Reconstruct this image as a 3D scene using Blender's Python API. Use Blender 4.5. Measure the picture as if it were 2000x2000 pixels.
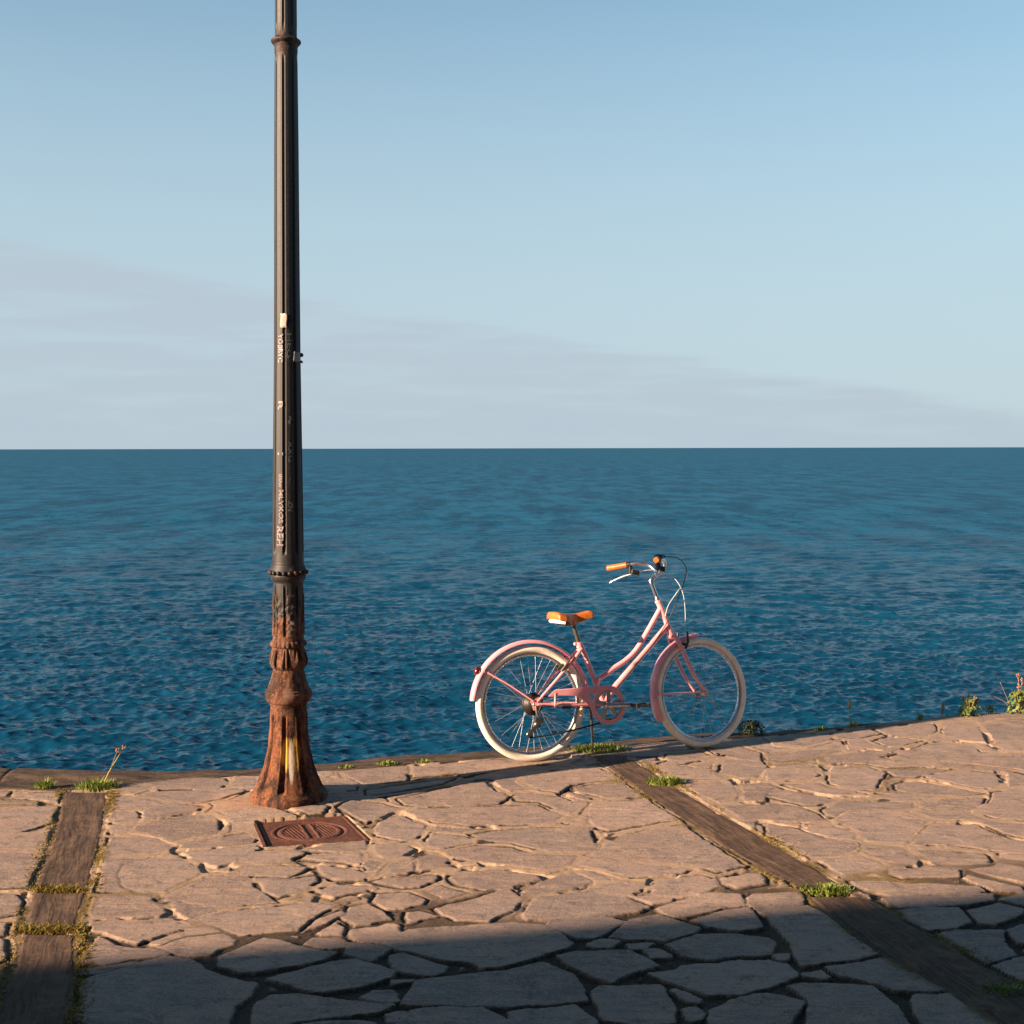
import bpy, math, random
import numpy as np
from mathutils import Vector, Matrix
R = math.radians
random.seed(7); rng = np.random.RandomState(11)
sc = bpy.context.scene
for o in list(bpy.data.objects): bpy.data.objects.remove(o)

# ------------------------------------------------------------ camera
F, CH = 2460.0, 1.81                      # focal length in photo pixels, eye height in metres
pit, rol = math.atan(124.5 / F), R(.12)
fw = np.array([0, math.cos(pit), -math.sin(pit)]); up0 = np.array([0, math.sin(pit), math.cos(pit)]); rt0 = np.array([1., 0, 0])
rt = rt0 * math.cos(rol) - up0 * math.sin(rol); up = up0 * math.cos(rol) + rt0 * math.sin(rol)
cam = bpy.data.cameras.new('camera'); co = bpy.data.objects.new('camera', cam); sc.collection.objects.link(co)
co.matrix_world = Matrix(((rt[0], up[0], -fw[0], 0), (rt[1], up[1], -fw[1], 0), (rt[2], up[2], -fw[2], CH), (0, 0, 0, 1)))
cam.sensor_width = 36; cam.lens = 36 * F / 2000; cam.clip_end = 300000; cam.clip_start = .05
sc.camera = co

# ------------------------------------------------------------ light
SUN_AZ, SUN_EL = 206.5, 17.0              # direction the light comes FROM, degrees from +X
SKY = 0.05
w = bpy.data.worlds.new("World"); sc.world = w; w.use_nodes = True
NT = w.node_tree; NT.nodes.clear()
def nd(nt, t, ins=None, **kw):
    n = nt.nodes.new(t)
    for k, v in kw.items(): setattr(n, k, v)
    for k, v in (ins or {}).items():
        if hasattr(v, 'is_output') or isinstance(v, bpy.types.NodeSocket): nt.links.new(v, n.inputs[k])
        else: n.inputs[k].default_value = v
    return n
def mth(nt, op, a, b=0.0, c=0.0, clamp=False):
    n = nd(nt, 'ShaderNodeMath', {0: a, 1: b, 2: c}, operation=op); n.use_clamp = clamp
    return n.outputs[0]
def mixc(nt, f, a, b, bt='MIX'):
    n = nt.nodes.new('ShaderNodeMix'); n.data_type = 'RGBA'; n.blend_type = bt
    for s, v in ((n.inputs[0], f), (n.inputs[6], a), (n.inputs[7], b)):
        if isinstance(v, bpy.types.NodeSocket): nt.links.new(v, s)
        elif isinstance(v, (int, float)): s.default_value = v
        else: s.default_value = tuple(v) + (1,) if len(v) == 3 else v
    return n.outputs[2]
def ramp(nt, f, a, b, clamp=True):
    n = nd(nt, 'ShaderNodeMapRange', {0: f, 1: a, 2: b}); n.clamp = clamp; n.interpolation_type = 'SMOOTHSTEP'
    return n.outputs[0]
sky = nd(NT, 'ShaderNodeTexSky', sky_type='NISHITA', sun_disc=False)
sky.sun_elevation = R(SUN_EL); sky.sun_rotation = R(90 - SUN_AZ); sky.air_density = 1.3; sky.dust_density = 1.0; sky.ozone_density = 2.4
tc = nd(NT, 'ShaderNodeTexCoord'); sx = nd(NT, 'ShaderNodeSeparateXYZ', {0: tc.outputs['Generated']})
X_, Y_, Z_ = sx.outputs
# thin cloud bank low over the sea: lies below a line that sinks from left to right
az = mth(NT, 'ARCTAN2', X_, Y_)
nz = nd(NT, 'ShaderNodeTexNoise', {'Vector': nd(NT, 'ShaderNodeMapping', {0: tc.outputs['Generated'], 3: (2.2, 2.2, 22)}).outputs[0], 'Scale': 2.2, 'Detail': 5, 'Roughness': .55})
line = mth(NT, 'ADD', mth(NT, 'MULTIPLY_ADD', az, -.165, .091), mth(NT, 'MULTIPLY_ADD', nz.outputs[0], .034, -.017))
bank = ramp(NT, mth(NT, 'SUBTRACT', line, Z_), -.003, .008)
nz2 = nd(NT, 'ShaderNodeTexNoise', {'Vector': nd(NT, 'ShaderNodeMapping', {0: tc.outputs['Generated'], 3: (3, 3, 26), 2: (0, R(7), 0)}).outputs[0], 'Scale': 3, 'Detail': 4, 'Roughness': .5})
bank = mth(NT, 'MULTIPLY', bank, mth(NT, 'MULTIPLY', ramp(NT, nz2.outputs[0], .12, .62), .8))
hz = ramp(NT, Z_, .50, .05)
zen = ramp(NT, Z_, .30, .75)
col = mixc(NT, 1.0, sky.outputs[0], (.74, .99, 1.04), 'MULTIPLY')
col = mixc(NT, zen, col, mixc(NT, 1.0, col, (.48, .50, .56), 'MULTIPLY'))
col = mixc(NT, mth(NT, 'MULTIPLY', hz, .86), col, (3.22, 3.98, 4.60))
col = mixc(NT, mth(NT, 'MULTIPLY', bank, 1.0), col, (2.92, 3.48, 3.98))
bg = nd(NT, 'ShaderNodeBackground', {0: col, 1: SKY})
NT.links.new(bg.outputs[0], nd(NT, 'ShaderNodeOutputWorld').inputs[0])
sl = bpy.data.lights.new('sun', 'SUN'); sl.energy = 5.0; sl.angle = R(.53); sl.color = (1, .72, .50)
so = bpy.data.objects.new('sun', sl); sc.collection.objects.link(so)
sd = Vector((math.cos(R(SUN_AZ)) * math.cos(R(SUN_EL)), math.sin(R(SUN_AZ)) * math.cos(R(SUN_EL)), math.sin(R(SUN_EL))))
so.rotation_euler = sd.to_track_quat('Z', 'Y').to_euler(); so.location = sd * 50
sc.view_settings.view_transform = 'Standard'; sc.view_settings.look = 'None'
sc.view_settings.exposure = 1.72; sc.view_settings.gamma = 1
sc.render.resolution_x = sc.render.resolution_y = 1024

# ------------------------------------------------------------ helpers
def ground(x, y, z=0.0):
    """photo pixel -> point on the plane of the paving"""
    x = np.asarray(x, float); y = np.asarray(y, float)
    d = fw[None] + rt[None] * ((x.ravel() - 1000) / F)[:, None] + up[None] * ((1000 - y.ravel()) / F)[:, None]
    t = (z - CH) / d[:, 2]
    return (d * t[:, None])[:, :2]
def tag(o, label=None, cat=None, group=None, kind=None):
    for k, v in (('label', label), ('category', cat), ('group', group), ('kind', kind)):
        if v: o[k] = v
    return o
def link(name, me, parent=None, mat=None, smooth=False):
    if mat: me.materials.append(mat)
    if smooth and len(me.polygons): me.polygons.foreach_set('use_smooth', np.ones(len(me.polygons), bool))
    o = bpy.data.objects.new(name, me); sc.collection.objects.link(o)
    if parent: o.parent = parent
    return o
def empty(name, loc, rot=(0, 0, 0)):
    o = bpy.data.objects.new(name, None); sc.collection.objects.link(o); o.location = loc; o.rotation_euler = rot; o.empty_display_size = .2
    return o
def grid_mesh(name, P, nr, nc, wrap=False):
    """P: (nr*nc,3) points -> quad grid mesh"""
    me = bpy.data.meshes.new(name)
    i = np.arange(nr - 1)[:, None]; cc = nc if wrap else nc - 1; j = np.arange(cc)[None]
    a = i * nc + j; b = i * nc + (j + 1) % nc; q = np.stack([a, b, b + nc, a + nc], -1).reshape(-1, 4)
    me.vertices.add(len(P)); me.vertices.foreach_set('co', P.astype(np.float32).ravel())
    me.loops.add(q.size); me.loops.foreach_set('vertex_index', q.astype(np.int32).ravel())
    me.polygons.add(len(q)); me.polygons.foreach_set('loop_start', np.arange(0, q.size, 4, dtype=np.int32))
    me.update(calc_edges=True)
    return me
class MB:
    def __init__(s): s.v = []; s.f = []; s.s = []
    def add(s, v, f, sm=True):
        n = len(s.v); s.v += [tuple(p) for p in v]; s.f += [tuple(i + n for i in q) for q in f]; s.s += [sm] * len(f)
    def box(s, c, d, rot=None):
        M = rot or Matrix.Identity(3); c = Vector(c)
        v = [c + M @ Vector((x * d[0] / 2, y * d[1] / 2, z * d[2] / 2)) for x in (-1, 1) for y in (-1, 1) for z in (-1, 1)]
        s.add(v, [(0, 1, 3, 2), (4, 6, 7, 5), (0, 4, 5, 1), (2, 3, 7, 6), (0, 2, 6, 4), (1, 5, 7, 3)], False)
    def tube(s, pts, r, n=14, smooth=0, caps=True, flat=1.0, upv=None):
        P = [Vector(p) for p in pts]; k = len(P)
        rr = list(r) if hasattr(r, '__len__') else [r] * k
        if smooth and k > 2:
            Q, q = [], []
            for i in range(k - 1):
                p0, p1, p2, p3 = P[max(i - 1, 0)], P[i], P[i + 1], P[min(i + 2, k - 1)]
                for m in range(smooth):
                    t = m / smooth
                    Q.append(.5 * ((2 * p1) + (p2 - p0) * t + (2 * p0 - 5 * p1 + 4 * p2 - p3) * t * t + (3 * p1 - p0 - 3 * p2 + p3) * t ** 3))
                    q.append(rr[i] * (1 - t) + rr[i + 1] * t)
            Q.append(P[-1]); q.append(rr[-1]); P, rr = Q, q
        k = len(P); T = [(P[min(i + 1, k - 1)] - P[max(i - 1, 0)]).normalized() for i in range(k)]
        N = Vector(upv) if upv else (T[0].cross(Vector((0, 1, .01)))); 
        if N.length < 1e-3: N = T[0].cross(Vector((1, 0, 0)))
        N = (N - T[0] * N.dot(T[0])).normalized(); v = []
        for i in range(k):
            N = (N - T[i] * N.dot(T[i])).normalized(); B = T[i].cross(N)
            for j in range(n):
                a = 2 * math.pi * j / n; v.append(P[i] + rr[i] * (math.cos(a) * N + flat * math.sin(a) * B))
        f = [(i * n + j, i * n + (j + 1) % n, (i + 1) * n + (j + 1) % n, (i + 1) * n + j) for i in range(k - 1) for j in range(n)]
        s.add(v, f)
        if caps:
            s.add(v[:n], [tuple(range(n))[::-1]], False); s.add(v[-n:], [tuple(range(n))], False)
    def lathe(s, prof, c=(0, 0, 0), axis=(0, 0, 1), n=32):
        A = Vector(axis).normalized(); U = A.orthogonal().normalized(); W = A.cross(U); c = Vector(c); v = []
        for r, h in prof:
            for j in range(n):
                a = 2 * math.pi * j / n; v.append(c + A * h + r * (math.cos(a) * U + math.sin(a) * W))
        s.add(v, [(i * n + j, i * n + (j + 1) % n, (i + 1) * n + (j + 1) % n, (i + 1) * n + j) for i in range(len(prof) - 1) for j in range(n)])
    def ball(s, c, r, n=10):
        m = n // 2; rr = r if hasattr(r, '__len__') else (r, r, r)
        v = [(c[0] + rr[0] * math.sin(math.pi * i / m) * math.cos(2 * math.pi * j / n), c[1] + rr[1] * math.sin(math.pi * i / m) * math.sin(2 * math.pi * j / n), c[2] + rr[2] * math.cos(math.pi * i / m)) for i in range(m + 1) for j in range(n)]
        s.add(v, [(i * n + j, (i + 1) * n + j, (i + 1) * n + (j + 1) % n, i * n + (j + 1) % n) for i in range(m) for j in range(n)])
    def prism(s, poly, y0, y1, hole=None):
        """polygon in xz extruded along y, optional hole ring with the same point count handled by caller"""
        n = len(poly); v = [(p[0], y0, p[1]) for p in poly] + [(p[0], y1, p[1]) for p in poly]
        s.add(v, [tuple(range(n)), tuple(range(2 * n - 1, n - 1, -1))] + [(i, i + n, (i + 1) % n + n, (i + 1) % n) for i in range(n)], False)
    def build(s, name, mat, parent=None, M=None, bevel=0):
        me = bpy.data.meshes.new(name)
        v = [M @ Vector(p) for p in s.v] if M else s.v
        me.from_pydata([tuple(p) for p in v], [], s.f)
        me.polygons.foreach_set('use_smooth', np.array(s.s, bool)); me.materials.append(mat); me.update()
        o = bpy.data.objects.new(name, me); sc.collection.objects.link(o)
        if parent: o.parent = parent
        if bevel:
            b = o.modifiers.new('bevel', 'BEVEL'); b.width = bevel; b.segments = 2; b.limit_method = 'ANGLE'; b.angle_limit = R(40)
        return o

_lat = rng.rand(8, 256, 256)
def vnoise(x, y, k=0):
    L = _lat[k % 8]; xi = np.floor(x).astype(int); yi = np.floor(y).astype(int); fx = x - xi; fy = y - yi
    fx = fx * fx * (3 - 2 * fx); fy = fy * fy * (3 - 2 * fy)
    g = lambda a, b: L[a & 255, b & 255]
    return (g(xi, yi) * (1 - fx) + g(xi + 1, yi) * fx) * (1 - fy) + (g(xi, yi + 1) * (1 - fx) + g(xi + 1, yi + 1) * fx) * fy
def fbm(x, y, s, o=4, k=0, r=.5):
    t = 0; a = 1; n = 0
    for i in range(o): t = t + a * (vnoise(x * s + 17.3 * i + k * 5.1, y * s + 9.7 * i, k + i) - .5); n += a; a *= r; s *= 2.03
    return t / n * 2
def sstep(x, a, b):
    t = np.clip((x - a) / (b - a), 0, 1); return t * t * (3 - 2 * t)

# ------------------------------------------------------------ materials
def mat(name, base=(.5, .5, .5), rough=.5, metal=0, spec=.5, coat=0, var=None, bump=None, scale=30):
    m = bpy.data.materials.new(name); m.use_nodes = True; nt = m.node_tree; b = nt.nodes['Principled BSDF']
    b.inputs['Base Color'].default_value = (*base, 1); b.inputs['Roughness'].default_value = rough; b.inputs['Metallic'].default_value = metal
    b.inputs['Specular IOR Level'].default_value = spec; b.inputs['Coat Weight'].default_value = coat
    t = nd(nt, 'ShaderNodeTexCoord').outputs['Object']
    if var:
        n = nd(nt, 'ShaderNodeTexNoise', {'Vector': t, 'Scale': scale, 'Detail': 5, 'Roughness': .6})
        nt.links.new(mixc(nt, ramp(nt, n.outputs[0], .35, .7), base, var), b.inputs['Base Color'])
        nt.links.new(mth(nt, 'MULTIPLY_ADD', n.outputs[0], .25, rough - .12), b.inputs['Roughness'])
    if bump:
        n = nd(nt, 'ShaderNodeTexNoise', {'Vector': t, 'Scale': scale * 3, 'Detail': 4})
        bp = nd(nt, 'ShaderNodeBump', {'Height': n.outputs[0], 'Strength': bump, 'Distance': .002}); nt.links.new(bp.outputs[0], b.inputs['Normal'])
    return m
M_pink = mat('pink_paint', (.82, .35, .375), .32, coat=.3, var=(.76, .30, .33), scale=9)
M_tyre = mat('cream_rubber', (.90, .84, .72), .6, spec=.3, var=(.78, .69, .54), scale=14, bump=.3)
M_rim = mat('alloy', (.62, .62, .63), .3, metal=1, var=(.45, .45, .46))
M_steel = mat('chrome', (.60, .59, .58), .34, metal=1); M_spoke = mat('dull_spoke', (.42, .42, .43), .45, metal=.6)
M_blackp = mat('black_plastic', (.014, .014, .016), .4, var=(.03, .03, .03))
M_dark = mat('oily_steel', (.022, .020, .018), .5, metal=.25, var=(.02, .018, .016), scale=80)
M_tan = mat('tan_leatherette', (.56, .155, .020), .45, var=(.46, .115, .015), scale=40, bump=.4)
M_white = mat('white_plastic', (.75, .74, .72), .4)
M_red = mat('red_reflector', (.10, .004, .006), .2, coat=.5)
M_cable_w = mat('grey_cable', (.62, .64, .66), .35)
M_olive = mat('weathered_steel', (.17, .155, .13), .35, metal=.8, var=(.15, .13, .10))

def leafmat(name, a, b, rough=.6):
    m = bpy.data.materials.new(name); m.use_nodes = True; nt = m.node_tree; p = nt.nodes['Principled BSDF']
    n = nd(nt, 'ShaderNodeTexNoise', {'Vector': nd(nt, 'ShaderNodeTexCoord').outputs['Object'], 'Scale': 60.0, 'Detail': 2})
    nt.links.new(mixc(nt, ramp(nt, n.outputs[0], .35, .65), a, b), p.inputs['Base Color']); p.inputs['Roughness'].default_value = rough
    p.inputs['Specular IOR Level'].default_value = .25
    tr = nd(nt, 'ShaderNodeBsdfTranslucent', {0: (*[min(1, c * 1.4) for c in a], 1)}); mx = nd(nt, 'ShaderNodeMixShader', {0: .3, 1: p.outputs[0], 2: tr.outputs[0]})
    nt.links.new(mx.outputs[0], nt.nodes['Material Output'].inputs[0])
    return m
M_grass = leafmat('green_grass', (.12, .185, .032), (.26, .27, .06))
M_moss = leafmat('ochre_moss', (.26, .165, .035), (.15, .15, .028))
M_dry = leafmat('dry_stalk', (.42, .33, .12), (.34, .27, .12))
M_leaf = leafmat('waxy_leaf', (.085, .15, .03), (.22, .22, .06))
M_shrub = leafmat('dark_leaf', (.018, .032, .010), (.04, .055, .015))
M_bud = leafmat('dry_flower_head', (.42, .25, .14), (.34, .19, .11))
M_purple = leafmat('mauve_flower', (.24, .15, .20), (.12, .09, .12))

# paving: colour layers come from the mesh attribute (R joint, G stone tone, B moss, A rim/coping)
def paving_material():
    m = bpy.data.materials.new('flagstone'); m.use_nodes = True; nt = m.node_tree; b = nt.nodes['Principled BSDF']
    at = nd(nt, 'ShaderNodeAttribute', attribute_name='layers'); s = nd(nt, 'ShaderNodeSeparateColor', {0: at.outputs['Color']})
    J, T, MO = s.outputs; CO = at.outputs['Alpha']
    tc = nd(nt, 'ShaderNodeTexCoord').outputs['Object']
    grain = nd(nt, 'ShaderNodeTexNoise', {'Vector': nd(nt, 'ShaderNodeMapping', {0: tc, 2: (0, 0, R(14)), 3: (7, 30, 20)}).outputs[0], 'Scale': 1.0, 'Detail': 7, 'Roughness': .68}).outputs[0]
    fine = nd(nt, 'ShaderNodeTexNoise', {'Vector': tc, 'Scale': 95.0, 'Detail': 5, 'Roughness': .8}).outputs[0]
    big = nd(nt, 'ShaderNodeTexNoise', {'Vector': tc, 'Scale': 1.6, 'Detail': 4}).outputs[0]
    c = mixc(nt, T, (.212, .152, .121), (.350, .250, .194))
    c = mixc(nt, mth(nt, 'MULTIPLY', ramp(nt, nd(nt, 'ShaderNodeTexNoise', {'Vector': tc, 'Scale': 7.0, 'Detail': 8, 'Roughness': .78}).outputs[0], .47, .62), .6), c, (.40, .275, .19))
    c = mixc(nt, mth(nt, 'MULTIPLY', ramp(nt, nd(nt, 'ShaderNodeTexNoise', {'Vector': tc, 'Scale': 11.0, 'Detail': 8, 'Roughness': .8}).outputs[0], .50, .64), .7), c, (.105, .082, .070))
    c = mixc(nt, mth(nt, 'MULTIPLY', ramp(nt, big, .45, .65), .3), c, (.215, .19, .18))
    c = mixc(nt, mth(nt, 'MULTIPLY', ramp(nt, grain, .50, .68), .55), c, (.125, .098, .085))
    c = mixc(nt, mth(nt, 'MULTIPLY', ramp(nt, grain, .47, .32), .5), c, (.37, .265, .195))
    c = mixc(nt, mth(nt, 'MULTIPLY', ramp(nt, fine, .52, .64), .6), c, (.47, .36, .28))
    c = mixc(nt, mth(nt, 'MULTIPLY', ramp(nt, fine, .47, .34), .5), c, (.11, .09, .08))
    sep = nd(nt, 'ShaderNodeSeparateXYZ', {0: tc})
    soil = ramp(nt, mth(nt, 'MULTIPLY_ADD', big, 1.2, mth(nt, 'MULTIPLY_ADD', sep.outputs[0], -.19, sep.outputs[1])), 5.75, 5.3)   # near joints have lost their mortar
    soil = mth(nt, 'MAXIMUM', mth(nt, 'MULTIPLY', soil, .95), ramp(nt, nd(nt, 'ShaderNodeTexNoise', {'Vector': tc, 'Scale': 5.5, 'Detail': 3}).outputs[0], .64, .72))
    mort = mixc(nt, ramp(nt, fine, .4, .6), (.37, .265, .180), (.30, .205, .135))
    earth = mixc(nt, ramp(nt, fine, .42, .58), (.020, .014, .009), (.075, .050, .029))
    c = mixc(nt, J, c, mixc(nt, soil, mort, earth))
    c = mixc(nt, nd(nt, 'ShaderNodeAttribute', attribute_name='crack_shade').outputs['Fac'], c, (.034, .023, .016))  # dark earth in the cracks, with their shadow painted into the same colour
    ocre = mixc(nt, ramp(nt, fine, .42, .6), (.175, .105, .035), (.075, .065, .022))
    c = mixc(nt, MO, c, ocre)
    cop = mixc(nt, ramp(nt, grain, .42, .6), (.090, .060, .040), (.036, .025, .018))
    cop = mixc(nt, ramp(nt, fine, .56, .7), cop, (.17, .12, .08))
    c = mixc(nt, CO, c, cop)
    # rust washed out of the post stains the stones around its foot
    dx = mth(nt, 'ADD', sep.outputs[0], 1.29); dy = mth(nt, 'ADD', sep.outputs[1], -6.33)
    rr = mth(nt, 'SQRT', mth(nt, 'ADD', mth(nt, 'POWER', mth(nt, 'MULTIPLY', dx, .8), 2.0), mth(nt, 'POWER', mth(nt, 'MULTIPLY', dy, 1.5), 2.0)))
    st = mth(nt, 'MULTIPLY', ramp(nt, mth(nt, 'MULTIPLY_ADD', grain, .3, rr),   .48, .24), .5)
    c = mixc(nt, st, c, (.36, .185, .085))
    nt.links.new(c, b.inputs['Base Color']); b.inputs['Roughness'].default_value = .82; b.inputs['Specular IOR Level'].default_value = .3
    rgh = nd(nt, 'ShaderNodeTexNoise', {'Vector': tc, 'Scale': 38.0, 'Detail': 8, 'Roughness': .8}).outputs[0]
    h = mth(nt, 'ADD', mth(nt, 'MULTIPLY', rgh, 1.0), mth(nt, 'MULTIPLY', grain, .25))
    bp = nd(nt, 'ShaderNodeBump', {'Height': h, 'Strength': .6, 'Distance': .009}); nt.links.new(bp.outputs[0], b.inputs['Normal'])
    return m
M_pave = paving_material()

def wood_material():
    m = bpy.data.materials.new('weathered_timber'); m.use_nodes = True; nt = m.node_tree; b = nt.nodes['Principled BSDF']
    tc = nd(nt, 'ShaderNodeTexCoord').outputs['Object']
    wv = nd(nt, 'ShaderNodeTexNoise', {'Vector': tc, 'Scale': 3.0, 'Detail': 3}); v2 = nd(nt, 'ShaderNodeVectorMath', {0: tc, 1: nd(nt, 'ShaderNodeVectorMath', {0: wv.outputs[1], 1: (.07, .07, .07)}, operation='MULTIPLY').outputs[0]}, operation='ADD')
    g = nd(nt, 'ShaderNodeTexNoise', {'Vector': nd(nt, 'ShaderNodeMapping', {0: v2.outputs[0], 3: (5, 75, 30)}).outputs[0], 'Scale': 1.0, 'Detail': 6, 'Roughness': .65}).outputs[0]
    f = nd(nt, 'ShaderNodeTexNoise', {'Vector': tc, 'Scale': 22.0, 'Detail': 6, 'Roughness': .7}).outputs[0]
    c = mixc(nt, ramp(nt, g, .35, .65), (.055, .036, .026), (.118, .075, .051))
    c = mixc(nt, mth(nt, 'MULTIPLY', ramp(nt, f, .52, .68), .5), c, (.21, .125, .075))
    c = mixc(nt, mth(nt, 'MULTIPLY', ramp(nt, f, .64, .72), .5), c, (.2, .17, .04))
    dirt = nd(nt, 'ShaderNodeTexNoise', {'Vector': tc, 'Scale': 6.0, 'Detail': 8, 'Roughness': .75}).outputs[0]
    c = mixc(nt, mth(nt, 'MULTIPLY', ramp(nt, dirt, .50, .62), .7), c, (.15, .10, .065))
    nt.links.new(c, b.inputs['Base Color']); b.inputs['Roughness'].default_value = .9; b.inputs['Specular IOR Level'].default_value = .2
    h = mth(nt, 'ADD', g, mth(nt, 'MULTIPLY', f, .6))
    bp = nd(nt, 'ShaderNodeBump', {'Height': h, 'Strength': .6, 'Distance': .005}); nt.links.new(bp.outputs[0], b.inputs['Normal'])
    return m
M_wood = wood_material()

# ------------------------------------------------------------ quay paving
EDGE = ground([-600, -300, 0, 120, 250, 360, 500, 617, 700, 803, 962, 1107, 1233, 1320, 1493, 1577, 1660, 1760, 1869, 2000, 2300, 2700],
              [1506, 1503, 1502, 1503, 1504.5, 1503, 1494, 1486, 1478, 1471, 1463, 1451, 1441, 1432, 1423, 1419, 1414, 1404, 1393, 1389, 1381, 1371])
INNR = ground([-600, -300, 0, 120, 228, 298, 362, 492, 616, 666, 800, 1000, 1107, 1250, 1380, 1505, 1557, 1662, 1724, 1869, 2000, 2300, 2700],
              [1543, 1541, 1540, 1542, 1533, 1525, 1517, 1513, 1506, 1504, 1493, 1478, 1467, 1452, 1444, 1436, 1430, 1421, 1412, 1396, 1390, 1382, 1372])
edge_y = lambda x: np.interp(x, EDGE[:, 0], EDGE[:, 1]) + .012 * fbm(x, x * 0, 3, 3, 2)
innr_y = lambda x: np.minimum(np.interp(x, INNR[:, 0], INNR[:, 1]) + .02 * fbm(x, x * 0, 4, 3, 5), edge_y(x) - .01)
POST = np.array([-1.148, 6.385]); POSTZ = .022
def gbase(x, y):
    r = np.hypot((x - POST[0]), (y - POST[1]))
    return .007 * fbm(x, y, .8, 3, 1) + POSTZ * (1 - sstep(r, .17, .50))
ORG = dict(A=(0, 1480), B=(500, 1480), C=(1000, 1480), D=(1500, 1480), E=(0, 1740), F=(500, 1740), G=(1000, 1740), H=(1500, 1740), P=(0, 0), Z=(1300, 1400))
SCL = dict(P=1.0, Z=.3623)
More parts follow.
